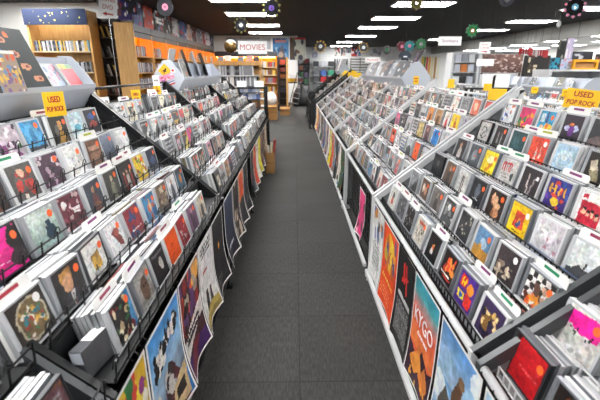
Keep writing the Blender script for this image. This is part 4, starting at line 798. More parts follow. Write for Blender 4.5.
fill_shelf((xl+.65, D+.02, zs[2]), 0, 2*w-.72, .03, .2, .14, 'third shelf of the starry bookcase', gs, q5, prio=4)
# black shelf unit with cases lying open, beside it
D = 8.95; xa, _ = W(97.5, 50, D); xb, _ = W(118, 50, D); t = thing('shelf_unit', 'black narrow shelf unit of leaning DVDs beside maple panel', 'shelf unit', ((xa+xb)/2, D, 0)); w = (xb-xa)/2
for sx in (-1, 1): b = MB(); b.box(sx*w-.012, sx*w+.012, 0, .3, 0, 2.35); b.build('side', M_BLACK, t)
b = MB(); b.box(-w+.01, w-.01, .28, .3, 0, 2.35); b.build('back', M_WOODD, t)
b = MB(); b.box(-w*.05+.13, -w*.05+.145, -.03, -.015, .2, 2.35); b.build('chrome_strip', mat('chrome_strip', 'b9bcc0', .25, .8), t)['label'] = 'chrome upright strip'
zz = [W(108, p, D)[1] for p in (24, 37, 57, 76, 95)]
for k, z in enumerate(zz):
    b = MB(); b.box(-w+.012, w-.012, 0, .28, z-.015, z); b.build('shelf', M_WOODD, t)
    if k: fill_shelf((xa+.04, D+.02, z), 0, 2*w-.12, .03, .24, .02, f'{["", "top", "second", "third", "lowest visible"][k]} shelf of the black unit', 'DVDs in the black shelf unit', q5, ('brown', 'grey', 'gold', 'black', 'red', 'silver', 'brown'), gap=.02, prio=4.5, lean=-.5)
# wall bookcases with warm lamps
M_TUBE = mat('warm_lamp_tube', 'ffffff', .5, emit=((1.0, .5, .09), 42.0))
XF = -3.2; ys = [8.62+1.055*k for k in range(9)]
for k in range(8):
    y0, y1 = ys[k], ys[k+1]; L_ = y1-y0
    t = thing('bookcase', f'wooden wall bookcase glowing orange inside, {nn[k]} bay along the left wall', 'bookcase', (XF-.28, (y0+y1)/2, 0), group='glowing wall bookcases')
    for sy in ((-1, 1) if k == 7 else (-1,)): b = MB(); b.box(-.1, .28, sy*L_/2-(.0 if sy < 0 else .036), sy*L_/2+(.036 if sy < 0 else 0), 0, 2.22 if k == 0 else 2.05); bevel(b.build('side', M_WOOD, t), .003)
    b = MB(); b.box(-.04, -.02, -L_/2+.036, L_/2, .02, 2.05); b.build('back', M_WOODY, t)
    b = MB(); b.box(-.02, .25, -L_/2+.036, L_/2, 2.03, 2.05); b.build('top', M_WOODY, t)
    b = MB(); b.box(.26, .275, -L_/2+.036, L_/2, 1.95, 2.05); b.build('valance', M_BLACK, t)
    b = MB(); b.tube([(.12, -L_/2+.15, 2.0), (.12, L_/2-.12, 2.0)], .012, 8); b.build('lamp_tube', M_TUBE, t)
    for j, z in enumerate((1.6, 1.27, .95, .62, .3)):
        b = MB(); b.box(-.02, .25, -L_/2+.036, L_/2, z-.02, z); b.build('shelf', M_WOOD, t)
        if j < 4: fill_shelf((XF-.0, y0+.06, z), math.pi/2, L_-.12-(.35 if j == 0 else .0), .045 if j == 0 else .034, .2, .15, f'{["top", "second", "third", "fourth"][j]} shelf of {nn[k]} glowing bay', 'DVDs in the glowing wall bookcases', q5, ('silver', 'grey', 'brown', 'red', 'gold', 'grey') if j == 0 else ('black', 'grey', 'silver', 'navy', 'brown', 'grey'), gap=.004, prio=(3.5 if k < 4 else 1)-j*.2)
# grey photo boards, then posters above the bays
for k in range(8):
    y0, y1 = ys[k], ys[k+1]
    b = MB(); b.box(XF-.3, XF+.0, y0+.005, y1-.005, 2.06, 2.19); o = b.build('trim_%d' % (k+2), mat('grey_fascia', '5a5c60', .5, 0, .2, 4)); struct(o)
PC = [('3a4878', 'blue and white'), ('b5483a', 'red'), ('1c1c1e', 'black and white lettered'), ('26262c', 'black'), ('b9bcc0', 'silver'), ('2f5c96', 'deep blue'), ('c9b0a0', 'pale portrait'), ('3a2420', 'dark brown'), ('8a8f98', 'grey'), ('a33a44', 'crimson'), ('cfd2d6', 'white'), ('2c3a4a', 'slate')]
y = 8.75
for k, (c, nm4) in enumerate(PC):
    w = .5+.12*(k % 3); A = Art(20, 16, c); A.blobs(12, ['e8e8ea', '2a2a2e', 'b53a3a', '6a7a9a'], .05, .14, k+200)
    if k == 2: A.lines(.1, .9, .3, .7, 2, 'f2f2f2', 3, .7)
    t = thing('poster', f'{nm4} poster tilted above the glowing bookcases', 'poster', (XF-.012, y+w/2, 2.192), (.0, 0, math.pi/2), 'posters above the left bookcases')
    mobj('sheet', art_mesh('sheet', A, w, .44, 0, None, 'e0e0e0'), M_POST, t); y += w+.08
for (px, py, c, nm4, yy, w, h) in ((112, 4, '7a4a50', 'dusky red photo', 8.3, .3, .4), (124, 8, '3a2c6a', 'violet and blue portrait', 8.3, .26, .42), (131, 4, '20222c', 'navy and red', 8.3, .2, .36), (104, -2, '9a8a90', 'pale crowded', 8.7, .3, .3)):
    x, z = W(px, py, yy); A = Art(20, 24, c); A.blobs(12, ['e8e8ea', '4a3aa0', 'c23a4a', '2a2a2e'], .06, .14, px)
    t = thing('poster', f'{nm4} poster hung above the black shelf unit', 'poster', (x, yy, z-h/2), (-.05, 0, 0)); mobj('sheet', art_mesh('sheet', A, w, h, 0, None, 'e0e0e0'), M_POST, t)
    if z+h/2 < CEIL:
        for sx in (-.4, .4): b = MB(); b.tube([(sx*w, 0, h), (sx*w, 0, CEIL-z+h/2)], .0015, 5); b.build('string', M_BWIRE, t)
# MOVIES bookcase
D = 10.6; xa, zt_ = W(215, 60.5, D); xb, _ = W(260, 61, D); w = (xb-xa)/2; zt_ = W(240, 61, D)[1]
t = thing('bookcase', 'light wood bookcase of DVDs below the MOVIES sign', 'bookcase', ((xa+xb)/2, D, 0))
for sx in (-1, 1): b = MB(); b.box(sx*w-.025, sx*w+.025, 0, .32, 0, zt_); bevel(b.build('side', M_WOOD, t), .003)
b = MB(); b.box(-w, w, .3, .32, 0, zt_-.02); b.build('back', M_WOOD, t); b = MB(); b.box(-w+.025, w-.025, 0, .3, zt_-.03, zt_); b.build('top', M_WOOD, t)
b = MB(); b.box(-w+.025, w-.025, -.004, .012, zt_-.1, zt_-.03); b.build('top_rail', M_WOOD, t)
for j, pz in enumerate((75.3, 86.5, 98)):
    z = W(240, pz, D)[1]; b = MB(); b.box(-w+.025, w-.025, -.01, .3, z-.025, z); b.build('shelf', M_WMET, t)
    fill_shelf((xa+.05, D+.02, z), 0, 2*w-.1-(.12 if j == 0 else 0), .033, .24, .14, f'{["top", "middle", "lower"][j]} shelf below the MOVIES sign', 'DVDs in the MOVIES bookcase', q5, ('grey', 'silver', 'grey', 'navy', 'silver', 'white', 'black'), prio=4-j)
# small things on top of it
for k, (c, nm4, dx) in enumerate((('8a8f9a', 'grey', .12), ('d9dde2', 'white', .3), ('6a7a8a', 'slate', .62), ('c9a0a0', 'pink', .85), ('3a3c44', 'charcoal', 1.02))):
    b = MB(); b.box(-.07, .07, 0, .12, 0, .1+.03*(k % 2), col=hx(c)); o = bevel(b.build('small_box', M_PAINT, loc=(xa+dx, D+.08, zt_+.001)), .004); tag(o, f'{nm4} small box on top of the MOVIES bookcase', 'box', 'small boxes on the MOVIES bookcase')
# lit bookcase at the back of the movies section
D = 17.2; xa, _ = W(214, 60, D); xb, _ = W(277.5, 60, D); zt_ = W(250, 56, D)[1]; w = (xb-xa)/2
t = thing('bookcase', 'long rear bookcase with orange lit top behind the MOVIES bookcase', 'bookcase', ((xa+xb)/2, D, 0))
nb = 4
for k in range(nb+1): b = MB(); x = -w+2*w*k/nb; b.box(x-.02, x+.02, 0, .4, 0, zt_); b.build('upright', M_WOOD, t)
b = MB(); b.box(-w, w, .38, .4, 0, zt_); b.build('back', M_WOODY, t); b = MB(); b.box(-w, w, 0, .4, zt_, zt_+.03); b.build('top', M_WOODY, t)
b = MB(); b.box(-w-.1, w+.0, -.05, -.02, zt_-.02, W(250, 51.5, D)[1]); b.build('valance', mat('charcoal_board', '33353a', .5), t)
b = MB(); b.tube([(-w+.1, .12, zt_-.05), (w-.1, .12, zt_-.05)], .016, 8); b.build('lamp_tube', M_TUBE, t)
for j, pz in enumerate((67, 75, 83, 92)):
    z = W(250, pz, D)[1]; b = MB(); b.box(-w, w, 0, .38, z-.03, z); b.build('shelf', mat('pale_shelf_board', 'c9b28c', .5), t)
    fill_shelf((xb-.85, D+.03, z), 0, .8, .06, .22, .14, f'{["top", "second", "third", "lowest"][j]} shelf of the rear lit bookcase', 'boxed sets in the rear bookcase', q5, ('brown', 'red', 'silver', 'grey', 'gold'), prio=2-j*.1)
emit_dvds()
# strip of pictures and two big posters on the back wall of the movies section
def wallposter(px0, px1, py0, py1, D, A, label, m=M_POST, grp=None, cat='poster', t_=.01):
    x0, z1 = W(px0, py0, D); x1, z0 = W(px1, py1, D); z1 = W((px0+px1)/2, py0, D)[1]; z0 = W((px0+px1)/2, py1, D)[1]
    b = MB(); b.box(-(x1-x0)/2, (x1-x0)/2, 0, t_, 0, z1-z0, col=hx('d9d9d9')); o = b.build('poster' if cat == 'poster' else cat.replace(' ', '_'), M_PAINT, loc=((x0+x1)/2, D, z0)); tag(o, label, cat, grp)
    flat('print', A, x1-x0-.01, z1-z0-.01, o, (0, -.001, .005)); return o
A = Art(90, 16, 'b9bcc2'); A.blobs(60, ['3a3c44', '8a8f9a', 'e4e6ea', '2a2c34', '6a6c78'], .01, .03, 6); wallposter(226, 271, 37.5, 49.5, 17.68, A, 'long grey and white photo mural behind the MOVIES sign', cat='photo mural')
A = Art(30, 34, '4a8ac0'); A.blobs(20, ['7ab0dc', '2a5a90', '9ac4e4'], .06, .15, 3).r(.12, .1, .85, .2, 'd98a8a').poly([(.3, 1), (.45, .5), (.6, .3), (.68, .55), (.8, 1)], '5a5a66').e(.5, .8, .16, .14, 'b9a490'); wallposter(272.5, 289, 38, 59, 17.68, A, 'blue poster with grey castle beside the MOVIES sign')
A = Art(30, 34, 'b5b8ac'); A.r(0, 0, 1, .08, 'c22a3a').blobs(16, ['5a7a4a', '6a4a34', '3a3a4a', 'd9ccaa'], .06, .16, 4).r(0, .1, .3, .9, '4a3a2c'); wallposter(289.5, 305.5, 37.5, 60, 17.68, A, 'green and brown poster with red top edge over the aisle end')
# dark upright rack with a wood edge, at the end of the aisle on the left
D = 14.0; xa, _ = W(278, 70, D); xb, _ = W(287, 70, D); t = thing('shelf_unit', 'tall dark wooden rack with light wood edge at the aisle end', 'shelf unit', ((xa+xb)/2, D, 0)); w = (xb-xa)/2; zt_ = W(282, 57, D)[1]
for sx, m_ in ((-1, M_WOODD), (1, M_WOOD)): b = MB(); b.box(sx*w-.03, sx*w+.03, 0, .4, 0, zt_); b.build('side', m_, t)
b = MB(); b.box(-w, w, .38, .4, 0, zt_); b.build('back', M_WOODD, t)
for k in range(7): b = MB(); b.box(-w+.03, w-.03, 0, .38, .15+k*.22, .17+k*.22); b.build('shelf', M_WOODD, t)
for k, (c, nm4) in enumerate((('b9442a', 'orange red'), ('7a2c20', 'dark red'), ('9a5a2c', 'rust'), ('4a3a34', 'brown'), ('3a3c4a', 'slate'))):
    b = MB(); b.box(-.09, .09, 0, .2, 0, .15, col=hx(c)); tag(bevel(b.build('small_box', M_PAINT, loc=((xa+xb)/2, D+.06, .17+(6-k)*.22+.001 if k < 6 else .2)), .01), f'{nm4} box on a shelf of the tall dark rack', 'box', 'boxes in the dark rack')
# folded step ladder, black sack and yellow boxes at the end of the aisle
D = 15.2; x, _ = W(293, 95, D)
t = thing('step_ladder', 'folded grey step ladder leaning in the dark corner at aisle end', 'ladder', (x, D, 0), (-.12, .22, 0))
for sx in (-1, 1): b = MB(); b.bar((sx*.16, 0, 0), (sx*.11, 0, 1.25), .03); b.build('side_rail', M_GMET, t)
for k in range(6): b = MB(); b.box(-.15+.008*k, .15-.008*k, -.03, .03, .15+k*.19, .17+k*.19); b.build('tread', mat('ladder_metal', 'a9abb0', .4, .4), t)
b = MB(); b.lathe([(0, 0), (.3, 0), (.34, .12), (.3, .4), (.2, .62), (.1, .78), (.02, .82), (0, .82)], 20); o = b.build('black_sack', M_BLACK, loc=(W(298, 100, 15.9)[0]+.1, 15.9, 0), smooth=True); tag(o, 'black sack on the floor behind the step ladder', 'sack')
for k, (px, py, c, nm4) in enumerate(((290, 84, 'e0b020', 'yellow'), (294, 85, 'c9961e', 'dark yellow'), (293, 77, 'e9e9e9', 'white'))):
    x, z = W(px, py, 16.4); b = MB(); b.box(-.13, .13, 0, .25, 0, .14, col=hx(c)); tag(bevel(b.build('small_box', M_PAINT, loc=(x, 16.4, .87 if k < 2 else 1.01+.001), rot=(0, 0, .1*k)), .008), f'{nm4} box on the black table at the aisle end', 'box')
b = MB(); b.box(-.45, .45, -.2, .35, .83, .87)
for (ax, ay) in ((-.42, -.17), (.39, -.17), (-.42, .3), (.39, .3)): b.box(ax, ax+.03, ay, ay+.03, 0, .83)
tag(b.build('table', M_BLACK, loc=(W(292, 85, 16.4)[0], 16.45, 0)), 'small black table at the aisle end under yellow boxes', 'table')
# black frame stand with boxed stock after the left rack
D = 6.85; xa, _ = W(238, 95, D); xb, _ = W(265, 95, D); w = (xb-xa)/2; zt_ = W(250, 87, D)[1]
t = thing('display_stand', 'black framed shelf stand of boxed stock closing the left rack', 'display stand', ((xa+xb)/2, D, 0))
for sx in (-1, 1):
    for sy in (0, .4): b = MB(); b.box(sx*w-.015, sx*w+.015, sy, sy+.03, 0, zt_); b.build('post', M_BMET, t)
for sy in (0, .4): b = MB(); b.box(-w+.015, w-.015, sy+.002, sy+.028, zt_-.03, zt_); b.build('top_rail', M_BMET, t)
for j, pz in enumerate((92.5, 99.5, 107, 115, 124)):
    z = W(250, pz, D)[1]; b = MB(); b.box(-w+.015, w-.015, .0, .42, z-.012, z); b.build('shelf', M_BMET, t)
    x = xa+.06; cc = [['b9c4dc', 'd9dde6', '8a9ac0'], ['9aa8d0', '5a6a9a', 'c9cfe0'], ['c98a4a', '6a4a34', '4a5a7a'], ['2a2c30', '6a5a2a', '7a3a34'], ['3a3c40', '8a8c90', '2a2a2c']][j]; nmj = [['pale blue', 'white', 'mid blue'], ['lilac', 'indigo', 'pale'], ['orange', 'brown', 'slate'], ['black', 'olive', 'brick red'], ['charcoal', 'grey', 'black']][j]; k = 0
    while x < xb-.07:
        b = MB(); b.box(-.03, .03, 0, .1, 0, .085, col=hx(cc[k % 3])); tag(bevel(b.build('small_box', M_PAINT, loc=(x, D+.03, z+.001)), .003), f'{nmj[k % 3]} small box on {["top", "second", "third", "fourth", "lowest"][j]} shelf of the black stand', 'box', f'{nmj[k % 3]} boxes on {["top", "second", "third", "fourth", "lowest"][j]} shelf of the stand'); x += .068; k += 1
for k, px in enumerate((241.5, 259)):
    x, _ = W(px, 84, D); t2 = thing('sign_card', ('left' if k == 0 else 'right')+' blank white card on top of the black frame stand', 'sign', (x, D+.01, zt_+.001)); b = MB(); b.box(-.075, .075, 0, .003, 0, .095); b.build('card', M_WSIGN, t2)
    b = MB(); b.box(-.03, .03, -.0, .05, 0, .003); b.build('foot', M_WSIGN, t2)
def carton(x, y, w, d, h, label, flaps=True):
    t = thing('cardboard_box', label, 'cardboard box', (x, y, 0))
    b = MB(); b.box(-w/2, w/2, -d/2, -d/2+.005, 0, h); b.box(-w/2, w/2, d/2-.005, d/2, 0, h); b.box(-w/2, -w/2+.005, -d/2, d/2, 0, h); b.box(w/2-.005, w/2, -d/2, d/2, 0, h); b.box(-w/2, w/2, -d/2, d/2, 0, .005); b.build('box', M_CARDB, t)
    if flaps:
        b = MB(); b.bar((0, -d/2, h), (0, -d/2-.08, h-.06), w*.98, .004); b.build('flap', M_CARDB, t)
        b = MB(); b.bar((w/2, 0, h), (w/2+.05, 0, h+.03), d*.9, .004); b.build('flap', M_CARDB, t)
    b = MB(); b.box(-w*.5, w*.5, -d/2-.001, -d/2, h*.48, h*.56); b.build('tape', mat('tan_tape', '8f6a3c', .3), t)
    return t
carton(-.66, 11.4, .34, .4, .42, 'cardboard box under a white bag beside the aisle')
b = MB(); b.lathe([(0, -.02), (.15, -.02), (.2, .08), (.19, .2), (.12, .28), (.04, .31), (0, .31)], 18); o = b.build('plastic_bag', M_CARD, loc=(-.66, 11.4, .42+.02), smooth=True); o.scale = (.8, .8, 1)
for v in o.data.vertices: v.co += Vector((random.Random(v.index).uniform(-.015, .015), random.Random(v.index+99).uniform(-.015, .015), 0))
tag(o, 'crumpled white plastic bag on top of the cardboard box', 'bag')
carton(-.3, 12.6, .3, .3, .25, 'low cardboard box on the aisle floor beyond the bagged one')
carton(-.335, 5.32, .12, .22, .28, 'small brown carton on the floor against the left rack', False)
for k, (c, nm4) in enumerate((('e4e2da', 'white'), ('c9c0a8', 'cream'), ('8a2f2a', 'red'))):
    b = MB(); b.tube([(0, 0, .0), (.01*k, .0, .36+.04*k)], .016, 10); tag(b.build('paper_roll', mat('paper_'+nm4, c, .6), loc=(-.37+.033*k, 5.30, .008), rot=(.06, .04, 0), smooth=False), f'{nm4} paper roll standing in the small brown carton', 'paper roll')
# ---------------------------------------------------------------- back wall of the long room
D = 25.2
def small(px, py, w, h, c, label, cat='box', yy=25.6, grp=None, name='small_box', z=None, d=.2):
    x, zz_ = W(px, py, yy); b = MB(); b.box(-w/2, w/2, 0, d, 0, h, col=hx(c)); o = bevel(b.build(name, M_PAINT, loc=(x, yy, zz_ if z is None else z)), .01); return tag(o, label, cat, grp)
for j, pz in enumerate((66.5, 75.5, 82, 90)):
    x0, z = W(311, pz, 25.5); x1, _ = W(333, pz, 25.5); t = thing('wall_shelf', f'white wall shelf on rear slatwall, {nn[j]} from the top', 'shelf', ((x0+x1)/2, 25.5, z), group='shelves on the rear wall'); b = MB(); b.box(-(x1-x0)/2, (x1-x0)/2, 0, .48, -.03, 0); b.build('board', M_WMET, t)
    for sx in (-.5, .5): b = MB(); b.bar((sx, .04, -.03), (sx, .46, -.15), .02); b.build('bracket', M_GMET, t)
    for k, (c, nm4) in enumerate(((('3a3c44', 'charcoal'), ('b9bcc4', 'silver'), ('2a2c30', 'black')), (('7a7c84', 'grey'), ('4a6ab0', 'blue'), ('3a9a7a', 'green')), (('5a5c60', 'slate'), ('c9333a', 'red'), ('b53a44', 'crimson')), (('8a8c90', 'mid grey'), ('d0d0d0', 'white'), ('4a4448', 'dim')))[j]):
        b = MB(); b.box(-.17, .17, .02, .3, 0, .3, col=hx(c)); tag(bevel(b.build('small_box', M_PAINT, loc=(x0+.3+k*.46, 25.5, z+.001)), .01), f'{nm4} box on {nn[j]} white shelf of the rear wall', 'box', 'boxes on the rear wall shelves')
for k in range(6):
    x, z = W(335+2.4*k, 59, 25.8); c = ['1c1c1e', '6a6c70', '26262a', 'a9a49a', '1f4a6a', '2a2a2c'][k]; nm4 = ['black', 'grey', 'charcoal', 'beige', 'dark blue', 'jet black'][k]
    b = MB(); b.box(-.05, .05, -.012, .012, -1.2, 0, col=hx(c)); b.tube([(0, .0, 0), (0, .0, .05), (0, .2, .06)], .008, 6, col=hx('888888')); tag(bevel(b.build('strap', M_PAINT, loc=(x, 25.8, z)), .004), f'{nm4} strap hanging on the rear white wall', 'strap', 'straps hanging on rear wall')
x0, z1 = W(351, 58, 25.6); x1, z0 = W(369, 77, 25.6); t = thing('wall_rack', 'dark wall rack with horizontal bars on the rear wall', 'wall rack', ((x0+x1)/2, 25.6, z0))
for sx in (-1, 0, 1): b = MB(); b.box(sx*(x1-x0)/2-.02, sx*(x1-x0)/2+.02, 0, .04, 0, z1-z0); b.build('upright', M_WOODD, t)
for k in range(7): b = MB(); z = (z1-z0)*(k+.4)/7; b.box(-(x1-x0)/2, (x1-x0)/2, -.02, -.001, z, z+.05); b.build('bar', M_WOODD, t)
for (px0, px1, py0, py1, c, cs, lab) in ((312, 317.5, 47, 58, 'c9ccd4', ['8a8fb0'], 'pale blue picture high on the rear wall'), (334.5, 340, 47, 56, 'e2ded8', ['c23a3a', '2a2a2a'], 'white picture with red oval high on the rear wall'), (341, 345.5, 47, 56, '5a5660', ['c9b0a8'], 'grey portrait high on the rear wall'), (346, 351, 47, 53, '8a8f9a', ['3a3a44'], 'small grey picture high on the rear wall'), (351.5, 357, 47, 56.5, 'c23a34', ['e8e8e8', '2a3a6a'], 'red and navy picture high on the rear wall'), (368, 382, 48.5, 55.5, 'd6d8dc', ['8a8c94'], 'wide white sketch on the rear wall'), (357.5, 361, 48, 56, '2f5a9a', ['d9d9e0'], 'narrow blue picture high on the rear wall')):
    A = Art(16, 20, c); A.blobs(10, cs, .08, .2, int(px0)); wallposter(px0, px1, py0, py1, 25.985, A, lab)
for k, (px, c, nm4) in enumerate(((423, 'd9b82a', 'yellow'), (425.2, '6a8a3a', 'olive'), (427.5, 'c23a3a', 'red'), (430, 'e0a03a', 'amber'), (433, 'd9cfa4', 'cream'), (436, 'b0834a', 'tan'), (439, 'e0dcc8', 'ivory'))):
    x, z = W(px, 57, 25.7); b = MB(); b.box(-.06, .06, -.015, .015, -1.25, 0, col=hx(c)); b.tube([(0, .0, 0), (0, .0, .05), (0, .3, .06)], .008, 6, col=hx('888888')); tag(bevel(b.build('strap', M_PAINT, loc=(x, 25.7, z)), .004), f'{nm4} strap hanging right of the t-shirt on rear wall', 'strap', 'coloured straps on rear wall')
# tall posts, shelf of boxes at the left edge of the long aisle end
D = 19.5; xa, _ = W(298.5, 80, D); xb, _ = W(309, 80, D); w = (xb-xa)/2; t = thing('shelf_unit', 'grey shelf unit of mixed goods right at the aisle end', 'shelf unit', ((xa+xb)/2, D, 0))
for sx in (-1, 1): b = MB(); b.box(sx*w-.02, sx*w+.02, 0, .4, 0, 1.85); b.build('side', M_GMET, t)
b = MB(); b.box(-w, w, .38, .4, 0, 1.85); b.build('back', M_WMET, t)
for k in range(6): b = MB(); b.box(-w+.02, w-.02, 0, .38, .1+k*.3, .12+k*.3); b.build('shelf', M_GMET, t)
gc = [('7a6a8a', 'mauve'), ('4a7a5a', 'green'), ('8a3a3a', 'dark red'), ('b9b9bc', 'silver'), ('3a3a40', 'black'), ('a9705a', 'terracotta')]
for k in range(12):
    c, nm4 = gc[(k*5+k//6) % 6]; r_, col_ = divmod(k, 2); b = MB(); b.box(-.09, .09, 0, .2, 0, .2, col=hx(c)); tag(bevel(b.build('small_box', M_PAINT, loc=((xa+xb)/2-.12+.24*col_, D+.03, .121+.3*r_)), .01), f'{nm4} box on the grey shelf unit at the aisle end', 'box', 'goods on the grey shelf unit')
# t-shirt on a hanger
x, z = W(405.5, 50, 10.5); t = thing('t_shirt', 'black t-shirt with white emblem hanging above the right rack', 't-shirt', (x, 10.5, z-.44)); t.scale = (.68, 1, 1)
b = MB(); b.prism([(-.13, 0), (-.125, .28), (-.2, .24), (-.235, .31), (-.13, .42), (-.05, .44), (0, .425), (.05, .44), (.13, .42), (.235, .31), (.2, .24), (.125, .28), (.13, 0)], -.02, .02, 'y'); bevel(b.build('shirt', mat('black_cotton', '1e2530', .9, 0, .2, 8), t), .008)
b = MB(); b.lathe([(0, 0), (.05, 0), (.05, .002), (0, .002)], 16, M=Matrix.Translation((0, -.021, .14)) @ Matrix.Rotation(math.pi/2, 4, 'X')); b.box(-.07, .07, -.0225, -.021, .27, .3); b.build('print', M_WHINK, t)
b = MB(); b.tube([(0, 0, .42), (0, 0, CEIL-(z-.44))], .004, 6); b.build('hanger', M_BWIRE, t)
x2, z2 = W(407.5, 72, 10.6); b = MB(); b.prism([(-.12, 0), (-.1, .24), (.1, .24), (.12, 0)], -.02, .02, 'y'); b.tube([(0, 0, .24), (0, 0, z-.44-z2+.02)], .003, 6); tag(bevel(b.build('folded_shirt', mat('pale_cotton', 'c4ccd4', .9), loc=(x2, 10.56, z2)), .006), 'pale shirt hanging just under the black t-shirt', 't-shirt')
# ---------------------------------------------------------------- hanging decorations: old records with petals
def record(px, py, y, r, disc, label_c, petal, label, n=10):
    x, z = W(px, py, y); t = thing('record_decoration', label, 'hanging decoration', (x, y, z), (0, 0, R.uniform(-.3, .3)), 'record decorations hung from the ceiling'); RX = Matrix.Rotation(math.pi/2, 4, 'X')
    b = MB(); b.lathe([(.012, -.002), (r, -.002), (r, .002), (.012, .002), (.012, -.002)], 28, M=RX); b.build('disc', mat('vinyl_'+disc, NAMED.get(disc, disc), .25, 0, .1), t)
    b = MB(); b.lathe([(.012, .0021), (r*.38, .0021), (r*.38, .003), (.012, .003)], 20, M=RX); b.lathe([(.012, -.003), (r*.38, -.003), (r*.38, -.0021), (.012, -.0021)], 20, M=RX); b.build('label', mat('lab_'+label_c, NAMED.get(label_c, label_c), .5), t)
    if petal:
        b = MB(); b.lathe([(0, -r*.2), (r*.14, -r*.12), (r*.2, 0), (r*.14, r*.12), (0, r*.2)], 8, M=Matrix.Scale(.25, 4, (0, 1, 0))); pm = b.mesh('petal', mat('petal_'+petal, NAMED.get(petal, petal), .4), True)
        for k in range(n):
            a = 2*math.pi*k/n; po = bpy.data.objects.new('petal', pm); C.objects.link(po); po.parent = t; po.location = (r*1.12*math.sin(a), 0, r*1.12*math.cos(a)); po.rotation_euler = (0, a, 0)
        pass
    b = MB(); b.tube([(0, 0, r), (0, 0, CEIL-z)], .0015, 5); b.build('string', M_BWIRE, t)
record(165, 7, 6.8, .13, 'charcoal', 'pink', None, 'charcoal record with pink label high on the left')
record(241, 25, 7.6, .105, 'black', 'silver', 'olive', 'black record with olive petals left above the MOVIES sign')
record(271.5, 8, 6.3, .105, 'black', 'purple', 'olive', 'black record with olive petals near the top centre')
record(320.5, 46.5, 10.2, .11, 'black', 'white', 'gold', 'black and gold record over the rear of the aisle')
record(363.5, 47.5, 10.4, .1, 'black', 'white', 'gold', 'black and gold record above the Karaoke sign')
record(387, 50, 11.2, .11, 'black', 'green', None, 'black record with green label by the rear wall')
record(402, 46.5, 9.3, .09, 'maroon', 'pink', 'maroon', 'maroon record above the black t-shirt')
record(409.5, 46, 9.1, .09, 'teal', 'pink', 'teal', 'teal record with pink centre beside the maroon one')
record(421, 44, 9.0, .09, 'green', 'silver', 'green', 'green petalled record right of the teal one')
record(472.5, 30.5, 7.8, .095, 'green', 'orange', 'green', 'green petalled record with orange centre above Stickers sign')
record(575, 7, 6.6, .12, 'black', 'sky blue', 'pink', 'black record with blue label and pink petals, top right')
record(416.5, 3, 5.6, .07, 'olive', 'brown', 'brown', 'small brown and olive record at top centre right')
record(507, -1, 6.0, .1, 'black', 'black', None, 'plain black record cut off by the top edge')
x, z = W(230.5, 46.5, 9.4); t = thing('hanging_ball', 'brown and white foil ball left of the MOVIES sign', 'ball', (x, 9.4, z))
b = MB(); b.lathe([(.14*math.sin(a*math.pi/10), -.14*math.cos(a*math.pi/10)) for a in range(11)], 20); b.build('ball', mat('brown_foil', '6a5230', .2, .6, .6, 14), t, True)
b = MB(); b.lathe([(.142*math.sin(a*math.pi/10), -.142*math.cos(a*math.pi/10)) for a in range(7, 11)], 20); b.build('cap', mat('white_foil', 'e6e6e0', .3, .3), t, True)
b = MB(); b.tube([(0, 0, .14), (0, 0, CEIL-z)], .002, 5); b.build('string', M_BWIRE, t)
x, z = W(559, 24, 7.2); t = thing('pendant', 'small white pendant hanging below the right ceiling lights', 'pendant', (x, 7.2, z)); b = MB(); b.lathe([(0, -.06), (.03, -.03), (.035, .0), (.02, .04), (0, .05)], 14); b.build('drop', M_WSIGN, t, True)
b = MB(); b.tube([(0, 0, .05), (0, 0, CEIL-z)], .002, 5); b.build('string', M_BWIRE, t)
# ---------------------------------------------------------------- hanging signs
def hsign(px0, px1, py0, py1, y, label, lines, m=M_WSIGN, arrow=0, tilt=0):
    x0, _ = W(px0, (py0+py1)/2, y); x1, _ = W(px1, (py0+py1)/2, y); z1 = W((px0+px1)/2, py0, y)[1]; z0 = W((px0+px1)/2, py1, y)[1]; w = x1-x0; h = z1-z0
    t = thing('hanging_sign', label, 'sign', ((x0+x1)/2, y, z0), (0, tilt, 0)); b = MB(); b.box(-w/2, w/2, 0, .008, 0, h); bevel(b.build('board', m, t), .002)
    for (s_, cz, sz, ww, ink) in lines: text('lettering', s_, sz*h, ink, t, (0, -.0015, cz*h), (math.pi/2, 0, 0), width=ww*w, bold=0)
    if arrow:
        a = arrow*w*.3; hh = h*.07; zc = h*.16; b = MB(); pts = [(-a, zc-hh*.5), (a*.2, zc-hh*.5), (a*.2, zc-hh*1.4), (a, zc), (a*.2, zc+hh*1.4), (a*.2, zc+hh*.5), (-a, zc+hh*.5)]
        if arrow < 0: pts = pts[::-1]
        b.prism(pts, -.002, -.0005, 'y'); b.build('arrow', M_REDINK, t)
    for sx in (-.4, .4): b = MB(); b.tube([(sx*w, .004, h), (sx*w, .004, CEIL-z0)], .0015, 5); b.build('string', M_BWIRE, t)
    return t
hsign(238, 267, 41, 54, 7.8, 'white hanging sign reading MOVIES in red', (('MOVIES', .5, .62, .86, M_REDINK),))
hsign(438.5, 461.5, 36.5, 45.5, 7.6, 'white hanging sign reading Stickers', (('Stickers', .5, .5, .7, mat('purple_ink', '7a2a5a', .5)),))
hsign(479, 490.5, 42, 53.5, 7.4, 'white sign with red arrow pointing right', (('VIDEO', .76, .2, .75, M_REDINK), ('GAMES', .48, .2, .75, M_REDINK)), arrow=1)
hsign(476.5, 494, 59, 66, 7.4, 'blank white sign below the red arrow sign', ())
hsign(365, 380.5, 57, 62.5, 10.8, 'white hanging sign reading Karaoke over the right rack', (('Karaoke', .5, .45, .7, M_REDINK),))
hsign(97, 115.5, -5, 17.5, 7.7, 'white hanging MOVIES DVD sign with red left arrow', (('MOVIES', .78, .2, .8, M_REDINK), ('DVD', .46, .28, .55, M_REDINK)), arrow=-1, tilt=.15)
